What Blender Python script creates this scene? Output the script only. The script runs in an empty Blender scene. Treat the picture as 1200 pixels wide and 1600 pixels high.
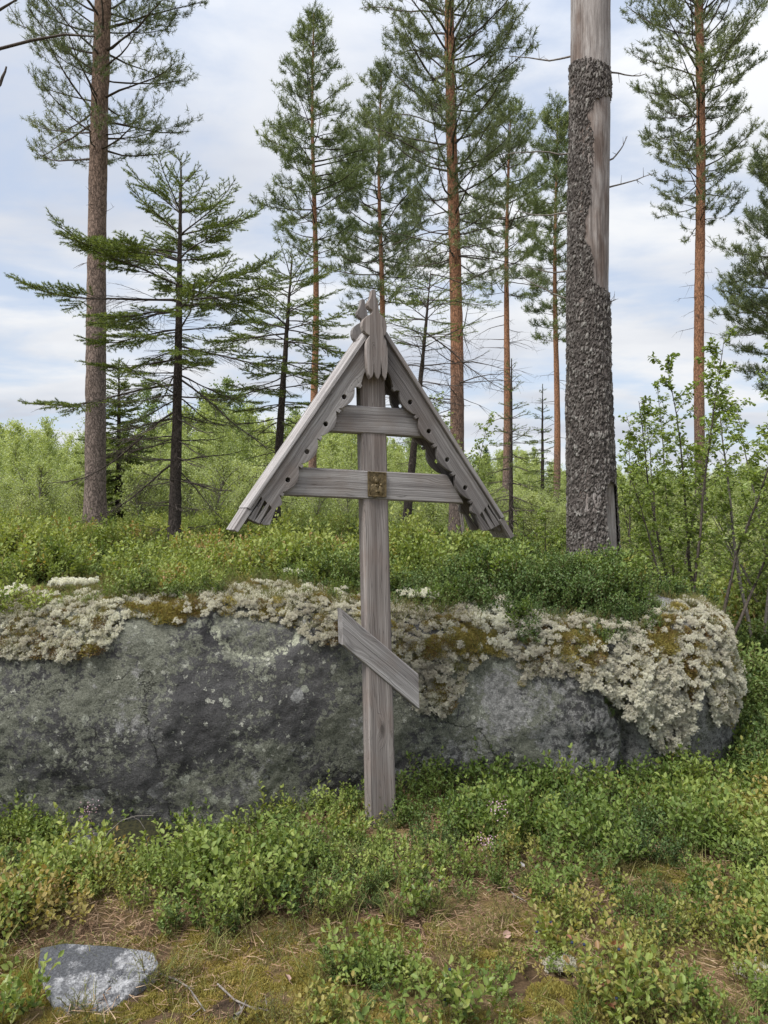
import bpy, bmesh, math, random
import numpy as np
from mathutils import Vector, Matrix, Euler
from mathutils.bvhtree import BVHTree

S = bpy.context.scene
COL = S.collection
R = math.radians
# ------------------------------------------------------------------ camera, sky, sun
EYE = 1.42
F = 1156.0
cam = bpy.data.cameras.new('camera'); camo = bpy.data.objects.new('camera', cam); COL.objects.link(camo)
camo.location = (0, 0, EYE); camo.rotation_euler = (R(90), 0, 0)
cam.sensor_fit = 'VERTICAL'; cam.sensor_height = 36.0; cam.lens = 36.0 * F / 1600.0
cam.clip_start = 0.05; cam.clip_end = 2000
S.camera = camo
S.view_settings.view_transform = 'Standard'; S.view_settings.look = 'None'
S.view_settings.exposure = 0.72; S.view_settings.gamma = 1.0; S.view_settings.use_curve_mapping = False
SUN_EL, SUN_AZ = R(58), R(-128)     # azimuth measured from +Y towards +X: sun is behind and left of the camera
sun = bpy.data.lights.new('sun', 'SUN'); sun.energy = 3.2; sun.angle = R(24); sun.color = (1.0, 0.965, 0.91)
suno = bpy.data.objects.new('sun', sun); COL.objects.link(suno)
sdir = Vector((math.sin(SUN_AZ) * math.cos(SUN_EL), math.cos(SUN_AZ) * math.cos(SUN_EL), math.sin(SUN_EL)))
suno.rotation_euler = sdir.to_track_quat('Z', 'Y').to_euler(); suno.location = (-6, -6, 12)

def N(nt, typ, **kw):
    n = nt.nodes.new(typ)
    for k, v in kw.items():
        if k.startswith('i_'):
            n.inputs[k[2:].replace('_', ' ')].default_value = v
        elif k.startswith('n_'):
            n.inputs[int(k[2:])].default_value = v
        else:
            setattr(n, k, v)
    return n

def ramp(nt, stops, interp='LINEAR'):
    r = nt.nodes.new('ShaderNodeValToRGB'); r.color_ramp.interpolation = interp
    els = r.color_ramp.elements
    while len(els) < len(stops): els.new(0.5)
    for e, (p, c) in zip(els, stops):
        e.position = p; e.color = (c if len(c) == 4 else (*c, 1)) if not isinstance(c, (int, float)) else (c, c, c, 1)
    return r

W = bpy.data.worlds.new('World'); S.world = W; W.use_nodes = True
nt = W.node_tree; nt.nodes.clear(); L = nt.links.new
wo = N(nt, 'ShaderNodeOutputWorld'); bg = N(nt, 'ShaderNodeBackground')
sky = N(nt, 'ShaderNodeTexSky'); sky.sky_type = 'NISHITA'; sky.sun_disc = False
sky.sun_elevation = SUN_EL; sky.sun_rotation = SUN_AZ % (2 * math.pi)
bg.inputs['Strength'].default_value = 0.1
tc = N(nt, 'ShaderNodeTexCoord'); sp = N(nt, 'ShaderNodeSeparateXYZ'); L(tc.outputs['Generated'], sp.inputs[0])
# cloud layer: project the view direction onto a flat layer of cloud
zc = N(nt, 'ShaderNodeMath', operation='MAXIMUM', n_1=0.0); L(sp.outputs['Z'], zc.inputs[0])
zp = N(nt, 'ShaderNodeMath', operation='ADD', n_1=0.16); L(zc.outputs[0], zp.inputs[0])
dv = N(nt, 'ShaderNodeVectorMath', operation='DIVIDE'); cmb = N(nt, 'ShaderNodeCombineXYZ')
for i in range(3): L(zp.outputs[0], cmb.inputs[i])
L(tc.outputs['Generated'], dv.inputs[0]); L(cmb.outputs[0], dv.inputs[1])
mp = N(nt, 'ShaderNodeMapping'); mp.inputs['Scale'].default_value = (0.9, 1.35, 0.0); mp.inputs['Location'].default_value = (3.1, 1.7, 0)
L(dv.outputs[0], mp.inputs[0])
n1 = N(nt, 'ShaderNodeTexNoise', i_Scale=1.9, i_Detail=7.0, i_Roughness=0.55, i_Distortion=0.25); L(mp.outputs[0], n1.inputs['Vector'])
n2 = N(nt, 'ShaderNodeTexNoise', i_Scale=1.0, i_Detail=5.0, i_Roughness=0.5); L(mp.outputs[0], n2.inputs['Vector'])
r1 = ramp(nt, [(0.34, 0.12), (0.60, 1)], 'EASE'); L(n1.outputs['Fac'], r1.inputs[0])
# cloud colour: pale grey-white with softly bluish grey bellies (times 10: background strength is 0.1)
rc = ramp(nt, [(0.36, (0.57, 0.605, 0.68)), (0.60, (0.81, 0.825, 0.85))]); L(n2.outputs['Fac'], rc.inputs[0])
x10 = N(nt, 'ShaderNodeVectorMath', operation='SCALE'); x10.inputs['Scale'].default_value = 6.7; L(rc.outputs[0], x10.inputs[0])
# thin veil over the blue gaps
skv = N(nt, 'ShaderNodeMix', data_type='RGBA'); skv.inputs[0].default_value = 0.62
L(sky.outputs[0], skv.inputs[6]); skv.inputs[7].default_value = (4.0, 4.5, 5.4, 1)
mx = N(nt, 'ShaderNodeMix', data_type='RGBA')
L(r1.outputs[0], mx.inputs[0]); L(skv.outputs[2], mx.inputs[6]); L(x10.outputs[0], mx.inputs[7])
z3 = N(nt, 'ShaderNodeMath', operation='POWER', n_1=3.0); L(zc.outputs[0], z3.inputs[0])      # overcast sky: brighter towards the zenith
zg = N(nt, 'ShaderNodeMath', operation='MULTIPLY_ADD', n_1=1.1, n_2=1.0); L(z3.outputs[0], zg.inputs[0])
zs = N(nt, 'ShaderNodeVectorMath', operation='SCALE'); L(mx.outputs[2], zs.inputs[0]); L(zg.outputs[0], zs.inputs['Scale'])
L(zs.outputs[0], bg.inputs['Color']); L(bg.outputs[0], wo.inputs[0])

# ------------------------------------------------------------------ helpers
rng = np.random.default_rng(7)
random.seed(7)

def tag(o, label=None, cat=None, group=None, kind=None):
    if label: o['label'] = label
    if cat: o['category'] = cat
    if group: o['group'] = group
    if kind: o['kind'] = kind
    return o

def empty(name, loc, rz=0.0):
    o = bpy.data.objects.new(name, None); COL.objects.link(o)
    o.location = loc; o.rotation_euler = (0, 0, rz); o.empty_display_size = 0.2
    return o

def W3(px, py, D):
    return Vector(((px - 600) / F * D, D, EYE + (800 - py) / F * D))

class Geo:
    """collects vertices / faces of mixed size, plus per-vertex attributes"""
    def __init__(s): s.v = []; s.f = []; s.n = 0; s.m = []; s.attr = {}
    def add(s, V, Fc, mat=0, **attrs):
        V = np.asarray(V, float).reshape(-1, 3); Fc = np.asarray(Fc, np.int64)
        s.v.append(V); s.f.append(Fc + s.n); s.m.append(np.full(len(Fc), mat))
        for k in set(list(s.attr) + list(attrs)):
            if k not in s.attr: s.attr[k] = [np.zeros(s.n)]
            a = attrs.get(k, 0.0)
            s.attr[k].append(np.broadcast_to(np.asarray(a, float), (len(V),)).copy())
        s.n += len(V)
        return s
    def mesh(s, name, mats, smooth=True):
        me = bpy.data.meshes.new(name)
        if s.n == 0: return me
        V = np.concatenate(s.v); me.vertices.add(len(V)); me.vertices.foreach_set('co', V.ravel())
        loops = np.concatenate([f.ravel() for f in s.f]); tot = np.concatenate([np.full(len(f), f.shape[1]) for f in s.f])
        start = np.concatenate([[0], np.cumsum(tot)[:-1]])
        me.loops.add(len(loops)); me.loops.foreach_set('vertex_index', loops.astype(np.int32))
        me.polygons.add(len(tot)); me.polygons.foreach_set('loop_start', start.astype(np.int32))
        me.polygons.foreach_set('loop_total', tot.astype(np.int32))
        me.polygons.foreach_set('material_index', np.concatenate(s.m).astype(np.int32))
        me.polygons.foreach_set('use_smooth', np.full(len(tot), smooth))
        for k, a in s.attr.items():
            at = me.attributes.new(k, 'FLOAT', 'POINT'); at.data.foreach_set('value', np.concatenate(a).astype(np.float32))
        for m in (mats if isinstance(mats, (list, tuple)) else [mats]): me.materials.append(m)
        me.update(calc_edges=True); me.validate()
        return me
    def build(s, name, mats, parent=None, smooth=True):
        o = bpy.data.objects.new(name, s.mesh(name, mats, smooth)); COL.objects.link(o)
        if parent: o.parent = parent
        return o

def tubes(paths, r0, r1, ns, bump=0.0, seed=0):
    """paths (N,K,3), radii r0,r1 (N,) -> verts, quads"""
    P = np.asarray(paths, float); n, K, _ = P.shape
    T = np.gradient(P, axis=1); T /= np.linalg.norm(T, axis=2, keepdims=True) + 1e-9
    ref = np.where(np.abs(T[..., 2:3]) > 0.85, np.array([1., 0, 0]), np.array([0, 0, 1.]))
    A = np.cross(T, ref); A /= np.linalg.norm(A, axis=2, keepdims=True) + 1e-9
    B = np.cross(T, A)
    t = np.linspace(0, 1, K)[None, :]
    r = np.asarray(r0)[:, None] * (1 - t) + np.asarray(r1)[:, None] * t
    if bump: r = r * (1 + bump * np.random.default_rng(seed).normal(size=r.shape))
    th = np.arange(ns) / ns * 2 * math.pi
    V = P[:, :, None] + r[..., None, None] * (np.cos(th)[:, None] * A[:, :, None] + np.sin(th)[:, None] * B[:, :, None])
    base = np.arange(n)[:, None, None] * K * ns + np.arange(K - 1)[None, :, None] * ns
    j = np.arange(ns)[None, None, :]; j2 = (j + 1) % ns
    Fq = np.stack([base + j, base + j2, base + ns + j2, base + ns + j], -1).reshape(-1, 4)
    return V.reshape(-1, 3), Fq

class Paths:
    def __init__(s): s.d = {}
    def add(s, pts, r0, r1, ns=5): s.d.setdefault((len(pts), ns), []).append((pts, r0, r1))
    def put(s, g, mat=0, bump=0.0, **at):
        for (K, ns), lst in s.d.items():
            P = np.array([[tuple(p) for p in q[0]] for q in lst]); a = np.array([q[1] for q in lst]); b = np.array([q[2] for q in lst])
            V, Fq = tubes(P, a, b, ns, bump, K)
            g.add(V, Fq, mat, **at)
        return g

def unit(a): return a / (np.linalg.norm(a, axis=-1, keepdims=True) + 1e-9)

def needles(g, P, D, ln, w, mat=0, rg=None, **at):
    """thin triangles"""
    rg = rg or rng; n = len(P)
    D = unit(D); S_ = unit(np.cross(D, rg.normal(size=(n, 3)))) * (np.asarray(w) * 0.5).reshape(-1, 1)
    ln = np.asarray(ln).reshape(-1, 1)
    V = np.stack([P - S_, P + S_, P + D * ln], 1).reshape(-1, 3)
    at = {k: (np.repeat(v, 3) if np.ndim(v) else v) for k, v in at.items()}
    g.add(V, np.arange(3 * n).reshape(-1, 3), mat, **at)

def leaves(g, P, D, Nn, Ln, Wd, fold=0.18, mat=0, rg=None, **at):
    """oval leaves: two folded quads each"""
    n = len(P); D = unit(D); Sd = unit(np.cross(D, Nn)); Nn = unit(np.cross(Sd, D))
    Ln = np.broadcast_to(np.asarray(Ln, float), (n,))[:, None]; Wd = np.broadcast_to(np.asarray(Wd, float), (n,))[:, None]
    up = Nn * Wd * fold
    b = P; t = P + D * Ln - Nn * Ln * 0.10
    r1 = P + D * Ln * .30 + Sd * Wd * .46 + up; r2 = P + D * Ln * .70 + Sd * Wd * .42 + up
    l1 = P + D * Ln * .30 - Sd * Wd * .46 + up; l2 = P + D * Ln * .70 - Sd * Wd * .42 + up
    V = np.stack([b, r1, r2, t, l2, l1], 1).reshape(-1, 3)
    base = np.arange(n)[:, None] * 6
    Fq = np.concatenate([base + np.array([[0, 1, 2, 3]]), base + np.array([[0, 3, 4, 5]])])
    at = {k: (np.repeat(v, 6) if np.ndim(v) else v) for k, v in at.items()}
    g.add(V, Fq, mat, **at)

def hash3(ix, iy, iz):
    h = (ix * 374761393 + iy * 668265263 + iz * 2147483647 + 1013904223) & 0xFFFFFFFF
    h = ((h ^ (h >> 13)) * 1274126177) & 0xFFFFFFFF
    h = ((h ^ (h >> 15)) * 2246822519) & 0xFFFFFFFF
    return ((h ^ (h >> 16)) & 0xFFFFFF) / float(0xFFFFFF)

def vnoise(P):
    P = np.asarray(P, float); i = np.floor(P).astype(np.int64); f = P - i; f = f * f * (3 - 2 * f)
    out = 0
    for dx in (0, 1):
        for dy in (0, 1):
            for dz in (0, 1):
                w = (f[..., 0] if dx else 1 - f[..., 0]) * (f[..., 1] if dy else 1 - f[..., 1]) * (f[..., 2] if dz else 1 - f[..., 2])
                out = out + w * hash3(i[..., 0] + dx, i[..., 1] + dy, i[..., 2] + dz)
    return out * 2 - 1

def fbm(P, oct=4, rough=0.5, lac=2.03):
    P = np.asarray(P, float); a = 1.0; s = 0; t = 0
    for k in range(oct):
        s = s + a * vnoise(P + 17.3 * k); t += a; a *= rough; P = P * lac
    return s / t

def sstep(a, b, x):
    t = np.clip((x - a) / (b - a), 0, 1); return t * t * (3 - 2 * t)

# ------------------------------------------------------------------ materials
def new_mat(name):
    m = bpy.data.materials.new(name); m.use_nodes = True; nt = m.node_tree; nt.nodes.clear()
    out = N(nt, 'ShaderNodeOutputMaterial'); b = N(nt, 'ShaderNodeBsdfPrincipled'); nt.links.new(b.outputs[0], out.inputs[0])
    return m, nt, b, out

def leaf_mat(name, cols, rough=0.5, trans=0.35, inst=False, spec=0.35, vary=0.35):
    """cols: list of colours picked along a ramp by per-leaf attribute 'v' mixed with per-plant variation"""
    m, nt, b, out = new_mat(name); L = nt.links.new
    a = N(nt, 'ShaderNodeAttribute', attribute_name='v')
    if inst:
        t = N(nt, 'ShaderNodeAttribute', attribute_type='INSTANCER', attribute_name='tint')
        f = N(nt, 'ShaderNodeMix', data_type='FLOAT'); f.inputs[0].default_value = vary
        L(t.outputs['Fac'], f.inputs[2]); L(a.outputs['Fac'], f.inputs[3]); fac = f.outputs[0]
    else: fac = a.outputs['Fac']
    st = [(i / (len(cols) - 1), c) for i, c in enumerate(cols)]
    r = ramp(nt, st); L(fac, r.inputs[0]); L(r.outputs[0], b.inputs['Base Color'])
    b.inputs['Roughness'].default_value = rough; b.inputs['Specular IOR Level'].default_value = spec
    if trans:
        tr = N(nt, 'ShaderNodeBsdfTranslucent'); ms = N(nt, 'ShaderNodeMixShader'); ms.inputs[0].default_value = trans
        g = N(nt, 'ShaderNodeMix', data_type='RGBA', blend_type='MULTIPLY'); g.inputs[0].default_value = 1.0
        g.inputs[7].default_value = (1.25, 1.25, 0.55, 1); L(r.outputs[0], g.inputs[6]); L(g.outputs[2], tr.inputs[0])
        L(b.outputs[0], ms.inputs[1]); L(tr.outputs[0], ms.inputs[2]); L(ms.outputs[0], out.inputs[0])
    return m

def flat_mat(name, c1, c2, scale=30.0, rough=0.85, bump=0.0, stretch=(1, 1, 1), coord='Object'):
    m, nt, b, out = new_mat(name); L = nt.links.new
    tc = N(nt, 'ShaderNodeTexCoord'); mp = N(nt, 'ShaderNodeMapping'); mp.inputs['Scale'].default_value = stretch
    L(tc.outputs[coord], mp.inputs[0])
    n = N(nt, 'ShaderNodeTexNoise', i_Scale=scale, i_Detail=6.0, i_Roughness=0.65); L(mp.outputs[0], n.inputs['Vector'])
    r = ramp(nt, [(0.35, c1), (0.65, c2)]); L(n.outputs['Fac'], r.inputs[0]); L(r.outputs[0], b.inputs['Base Color'])
    b.inputs['Roughness'].default_value = rough; b.inputs['Specular IOR Level'].default_value = 0.2
    if bump:
        bp = N(nt, 'ShaderNodeBump', i_Strength=1.0, i_Distance=bump); L(n.outputs['Fac'], bp.inputs['Height']); L(bp.outputs[0], b.inputs['Normal'])
    return m

def wood_mat(name, lo, mid, hi, seed=0.0, warm=(0.20, 0.15, 0.12)):
    """weathered softwood; attributes gu (along the grain, metres), gv, gw (across)"""
    m, nt, b, out = new_mat(name); L = nt.links.new
    au, av, aw = (N(nt, 'ShaderNodeAttribute', attribute_name=k) for k in ('gu', 'gv', 'gw'))
    c = N(nt, 'ShaderNodeCombineXYZ'); L(au.outputs['Fac'], c.inputs[0]); L(av.outputs['Fac'], c.inputs[1]); L(aw.outputs['Fac'], c.inputs[2])
    # slow wander of the grain
    nw = N(nt, 'ShaderNodeTexNoise', i_Scale=3.2, i_Detail=3.0); L(c.outputs[0], nw.inputs['Vector'])
    # knots: distance to sparse cell points bends the grain round them
    mk = N(nt, 'ShaderNodeMapping'); mk.inputs['Scale'].default_value = (2.6, 8.0, 4.0); mk.inputs['Location'].default_value = (seed, seed * .7, 0); L(c.outputs[0], mk.inputs[0])
    vk = N(nt, 'ShaderNodeTexVoronoi', i_Scale=1.0, i_Randomness=1.0); L(mk.outputs[0], vk.inputs['Vector'])
    rk = ramp(nt, [(0.0, 1), (0.30, 0)]); rk.color_ramp.interpolation = 'EASE'; L(vk.outputs['Distance'], rk.inputs[0])
    ms = N(nt, 'ShaderNodeMapping'); ms.inputs['Scale'].default_value = (1.6, 210.0, 210.0); ms.inputs['Location'].default_value = (seed * 3, seed, seed); L(c.outputs[0], ms.inputs[0])
    wv = N(nt, 'ShaderNodeMath', operation='MULTIPLY_ADD', n_1=5.0); L(nw.outputs['Fac'], wv.inputs[0])
    kk = N(nt, 'ShaderNodeMath', operation='MULTIPLY', n_1=5.0); L(rk.outputs[0], kk.inputs[0]); L(kk.outputs[0], wv.inputs[2])
    cw = N(nt, 'ShaderNodeCombineXYZ'); L(wv.outputs[0], cw.inputs[1])
    ad = N(nt, 'ShaderNodeVectorMath', operation='ADD'); L(ms.outputs[0], ad.inputs[0]); L(cw.outputs[0], ad.inputs[1])
    g1 = N(nt, 'ShaderNodeTexNoise', i_Scale=1.0, i_Detail=5.0, i_Roughness=0.62); L(ad.outputs[0], g1.inputs['Vector'])
    g1n = ramp(nt, [(0.28, 0), (0.72, 1)]); L(g1.outputs['Fac'], g1n.inputs[0])
    rr = ramp(nt, [(0.0, lo), (0.42, mid), (1.0, hi)]); L(g1n.outputs[0], rr.inputs[0])
    # broad colour bands
    mb = N(nt, 'ShaderNodeMapping'); mb.inputs['Scale'].default_value = (1.3, 26.0, 26.0); mb.inputs['Location'].default_value = (seed, 0, seed); L(c.outputs[0], mb.inputs[0])
    nb = N(nt, 'ShaderNodeTexNoise', i_Scale=1.0, i_Detail=3.0); L(mb.outputs[0], nb.inputs['Vector'])
    rb = ramp(nt, [(0.32, (0.62, 0.60, 0.60)), (0.70, (1.3, 1.3, 1.3))]); L(nb.outputs['Fac'], rb.inputs[0])
    mu = N(nt, 'ShaderNodeMix', data_type='RGBA', blend_type='MULTIPLY'); mu.inputs[0].default_value = 1.0; L(rr.outputs[0], mu.inputs[6]); L(rb.outputs[0], mu.inputs[7])
    nwm = N(nt, 'ShaderNodeTexNoise', i_Scale=7.0, i_Detail=3.0); L(c.outputs[0], nwm.inputs['Vector'])
    rw = ramp(nt, [(0.45, 0), (0.75, 0.45)]); L(nwm.outputs['Fac'], rw.inputs[0])
    mw = N(nt, 'ShaderNodeMix', data_type='RGBA'); L(rw.outputs[0], mw.inputs[0]); L(mu.outputs[2], mw.inputs[6]); mw.inputs[7].default_value = (*warm, 1)
    # knots dark core
    rkd = ramp(nt, [(0.05, 0.42), (0.12, 1)]); L(vk.outputs['Distance'], rkd.inputs[0])
    mk2 = N(nt, 'ShaderNodeMix', data_type='RGBA', blend_type='MULTIPLY'); mk2.inputs[0].default_value = 0.8; L(mw.outputs[2], mk2.inputs[6]); L(rkd.outputs[0], mk2.inputs[7])
    # checks (fine drying cracks)
    mc = N(nt, 'ShaderNodeMapping'); mc.inputs['Scale'].default_value = (1.1, 60.0, 60.0); mc.inputs['Location'].default_value = (seed * 5, 3, 1); L(c.outputs[0], mc.inputs[0])
    adc = N(nt, 'ShaderNodeVectorMath', operation='ADD'); L(mc.outputs[0], adc.inputs[0]); L(cw.outputs[0], adc.inputs[1])
    nc = N(nt, 'ShaderNodeTexNoise', i_Scale=1.0, i_Detail=2.0); L(adc.outputs[0], nc.inputs['Vector'])
    sb = N(nt, 'ShaderNodeMath', operation='SUBTRACT', n_1=0.5); L(nc.outputs['Fac'], sb.inputs[0]); ab = N(nt, 'ShaderNodeMath', operation='ABSOLUTE'); L(sb.outputs[0], ab.inputs[0])
    rcx = ramp(nt, [(0.0, 0.30), (0.008, 1)]); L(ab.outputs[0], rcx.inputs[0])
    mcx = N(nt, 'ShaderNodeMix', data_type='RGBA', blend_type='MULTIPLY'); mcx.inputs[0].default_value = 0.9; L(mk2.outputs[2], mcx.inputs[6]); L(rcx.outputs[0], mcx.inputs[7])
    L(mcx.outputs[2], b.inputs['Base Color'])
    b.inputs['Roughness'].default_value = 0.82; b.inputs['Specular IOR Level'].default_value = 0.2
    hm = N(nt, 'ShaderNodeMath', operation='MULTIPLY'); L(g1n.outputs[0], hm.inputs[0]); L(rcx.outputs[0], hm.inputs[1])
    bp = N(nt, 'ShaderNodeBump', i_Strength=0.9, i_Distance=0.0016); L(hm.outputs[0], bp.inputs['Height']); L(bp.outputs[0], b.inputs['Normal'])
    return m

def bark_mat(name, low, high, z0, z1, dark=0.35, scale=28.0, bump=0.006):
    """rough bark; colour goes from low to high (thin orange upper bark) between heights z0 and z1 of the trunk"""
    m, nt, b, out = new_mat(name); L = nt.links.new
    tc = N(nt, 'ShaderNodeTexCoord'); sp = N(nt, 'ShaderNodeSeparateXYZ'); L(tc.outputs['Object'], sp.inputs[0])
    mp = N(nt, 'ShaderNodeMapping'); mp.inputs['Scale'].default_value = (1, 1, 0.42); L(tc.outputs['Object'], mp.inputs[0])
    v = N(nt, 'ShaderNodeTexVoronoi', feature='DISTANCE_TO_EDGE', i_Scale=scale); n0 = N(nt, 'ShaderNodeTexNoise', i_Scale=scale * .8, i_Detail=4.0)
    L(mp.outputs[0], n0.inputs['Vector'])
    mv = N(nt, 'ShaderNodeMix', data_type='RGBA', blend_type='LINEAR_LIGHT'); mv.inputs[0].default_value = 0.05; L(mp.outputs[0], mv.inputs[6]); L(n0.outputs['Color'], mv.inputs[7]); L(mv.outputs[2], v.inputs['Vector'])
    rv = ramp(nt, [(0.0, dark), (0.16, 1)]); L(v.outputs['Distance'], rv.inputs[0])
    mr = N(nt, 'ShaderNodeMapRange'); mr.inputs[1].default_value = z0; mr.inputs[2].default_value = z1
    n2 = N(nt, 'ShaderNodeTexNoise', i_Scale=2.5, i_Detail=3.0); L(tc.outputs['Object'], n2.inputs['Vector'])
    za = N(nt, 'ShaderNodeMath', operation='MULTIPLY_ADD', n_1=1.6); L(n2.outputs['Fac'], za.inputs[0]); L(sp.outputs['Z'], za.inputs[2]); L(za.outputs[0], mr.inputs[0])
    mc = N(nt, 'ShaderNodeMix', data_type='RGBA'); L(mr.outputs[0], mc.inputs[0]); mc.inputs[6].default_value = (*low, 1); mc.inputs[7].default_value = (*high, 1)
    n3 = N(nt, 'ShaderNodeTexNoise', i_Scale=scale * 2.2, i_Detail=5.0, i_Roughness=.7); L(mp.outputs[0], n3.inputs['Vector'])
    r3 = ramp(nt, [(0.3, 0.55), (0.7, 1.45)]); L(n3.outputs['Fac'], r3.inputs[0])
    m1 = N(nt, 'ShaderNodeMix', data_type='RGBA', blend_type='MULTIPLY'); m1.inputs[0].default_value = 1; L(mc.outputs[2], m1.inputs[6]); L(r3.outputs[0], m1.inputs[7])
    m2 = N(nt, 'ShaderNodeMix', data_type='RGBA', blend_type='MULTIPLY'); m2.inputs[0].default_value = 1; L(m1.outputs[2], m2.inputs[6]); L(rv.outputs[0], m2.inputs[7])
    L(m2.outputs[2], b.inputs['Base Color']); b.inputs['Roughness'].default_value = 0.9; b.inputs['Specular IOR Level'].default_value = 0.15
    hh = N(nt, 'ShaderNodeMath', operation='MULTIPLY_ADD', n_1=0.5); L(n3.outputs['Fac'], hh.inputs[0]); L(rv.outputs[0], hh.inputs[2])
    bp = N(nt, 'ShaderNodeBump', i_Strength=1.0, i_Distance=bump); L(hh.outputs[0], bp.inputs['Height']); L(bp.outputs[0], b.inputs['Normal'])
    return m

M = {}
M['pine_bark'] = bark_mat('pine_bark_grey', (0.19, 0.15, 0.13), (0.27, 0.18, 0.13), 2.5, 8.0)
M['pine_orange'] = bark_mat('pine_bark_orange', (0.165, 0.13, 0.115), (0.33, 0.17, 0.10), 2.2, 4.6)
M['spruce_bark'] = bark_mat('spruce_bark', (0.075, 0.062, 0.055), (0.07, 0.055, 0.045), 1, 3, scale=45, bump=.004)
M['twig_dark'] = flat_mat('dark_branch_bark', (0.035, 0.028, 0.024), (0.12, 0.10, 0.085), 60, 0.9)
M['twig_grey'] = flat_mat('dead_twig_grey', (0.10, 0.085, 0.075), (0.26, 0.235, 0.21), 60, 0.9)
M['twig_brown'] = flat_mat('litter_brown', (0.13, 0.075, 0.045), (0.34, 0.24, 0.16), 9, 0.9)
M['pine_needle'] = leaf_mat('pine_needles', [(0.08, 0.11, 0.065), (0.14, 0.175, 0.085), (0.22, 0.25, 0.115)], 0.5, 0.25)
M['pine_needle2'] = leaf_mat('pine_needles_green', [(0.085, 0.12, 0.06), (0.15, 0.19, 0.08), (0.22, 0.26, 0.105)], 0.5, 0.25)
M['spruce_needle'] = leaf_mat('spruce_needles', [(0.065, 0.095, 0.03), (0.155, 0.205, 0.045), (0.30, 0.35, 0.075)], 0.42, 0.25)
M['birch_leaf'] = leaf_mat('birch_leaves', [(0.12, 0.17, 0.045), (0.22, 0.29, 0.075), (0.34, 0.40, 0.12)], 0.45, 0.4)
M['far_leaf'] = leaf_mat('far_birch_leaves', [(0.19, 0.24, 0.095), (0.34, 0.395, 0.16), (0.50, 0.54, 0.26)], 0.5, 0.4, inst=True, vary=.45)

# ------------------------------------------------------------------ ground
FOOT = np.array([(-9, 3.52), (-3, 3.6), (-1.9, 3.70), (-1.2, 3.68), (-.6, 3.76), (0, 3.9), (.7, 3.95), (1.15, 3.98), (1.5, 4.08), (1.85, 4.18), (2.12, 4.38), (2.24, 4.75), (2.20, 5.2),
                 (2.05, 6.0), (2.2, 7.5), (3.6, 10), (7, 14), (18, 20), (60, 30), (60, 400), (-200, 400), (-200, 3.4), (-30, 3.4)])

def foot_dist(x, y):
    """signed distance to the footprint of rock and bank, positive inside"""
    x = np.asarray(x, float); y = np.asarray(y, float)
    d = np.full(x.shape, 1e9); ins = np.zeros(x.shape, bool)
    n = len(FOOT)
    for i in range(n):
        a = FOOT[i]; b = FOOT[(i + 1) % n]; ab = b - a
        t = np.clip(((x - a[0]) * ab[0] + (y - a[1]) * ab[1]) / (ab @ ab), 0, 1)
        d = np.minimum(d, np.hypot(x - a[0] - t * ab[0], y - a[1] - t * ab[1]))
        c = ((a[1] > y) != (b[1] > y)) & (x < (b[0] - a[0]) * (y - a[1]) / (b[1] - a[1] + 1e-12) + a[0]); ins ^= c
    return np.where(ins, d, -d)

def base_h(x, y):
    b = 0.05 * fbm(np.stack([x * .9, y * .9, x * 0], -1), 3) + 0.015 * fbm(np.stack([x * 5, y * 5, x * 0], -1), 2)
    b = b - 0.13 * np.exp(-((x + 1.2) / .9) ** 2 - ((y - 3.45) / .45) ** 2) - .05 * sstep(2.7, 3.5, y) - .09 * sstep(.3, -1.0, x) * sstep(2.7, 3.4, y) - .05 * sstep(.5, 1.6, x) * sstep(3.0, 3.9, y) * sstep(6, 4.6, y)
    b = b + 0.055 * sstep(2.4, 1.9, y) - .0
    b = b + sstep(1.5, 3.0, x) * sstep(4.6, 8.0, y) * 0.22
    return b

def plat_h(x, y):
    h = 0.98 + 0.13 * sstep(5, 9, y) * sstep(1.0, -1.2, x) - 0.16 * sstep(6, 13, y) * sstep(-.5, 1.5, x)
    h = h + 0.07 * fbm(np.stack([x * .6, y * .6, x * 0 + 5], -1), 3) + .05 * fbm(np.stack([x * 2.2, y * 1.6, x * 0 + 8], -1), 2)
    h = h - 0.9 * sstep(13, 34, y)
    return h

def T(x, y):
    x = np.asarray(x, float); y = np.asarray(y, float)
    d = foot_dist(x, y); w = sstep(0.12, 0.72, d)
    back = sstep(5.6, 8, y)           # gentler bank away from the rock
    w = w * (1 - back) + sstep(-.5, 1.6, d) * back
    b = base_h(x, y)
    far = sstep(16, 40, np.hypot(x, y))
    return (b + (plat_h(x, y) - b) * w) * (1 - far) + far * (0.05 + 0.25 * fbm(np.stack([x * .05, y * .05, x * 0], -1), 2))

def axis_grid(lo, hi, c, fine, n):
    # dense around c, coarse far away
    a = [c]; s = fine
    while a[-1] < hi: a.append(a[-1] + s); s = s * (1.0 if abs(a[-1] - c) < n else 1.11)
    b = [c]; s = fine
    while b[-1] > lo: b.append(b[-1] - s); s = s * (1.0 if abs(b[-1] - c) < n else 1.11)
    return np.array(sorted(set(b[1:] + a)))

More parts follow.
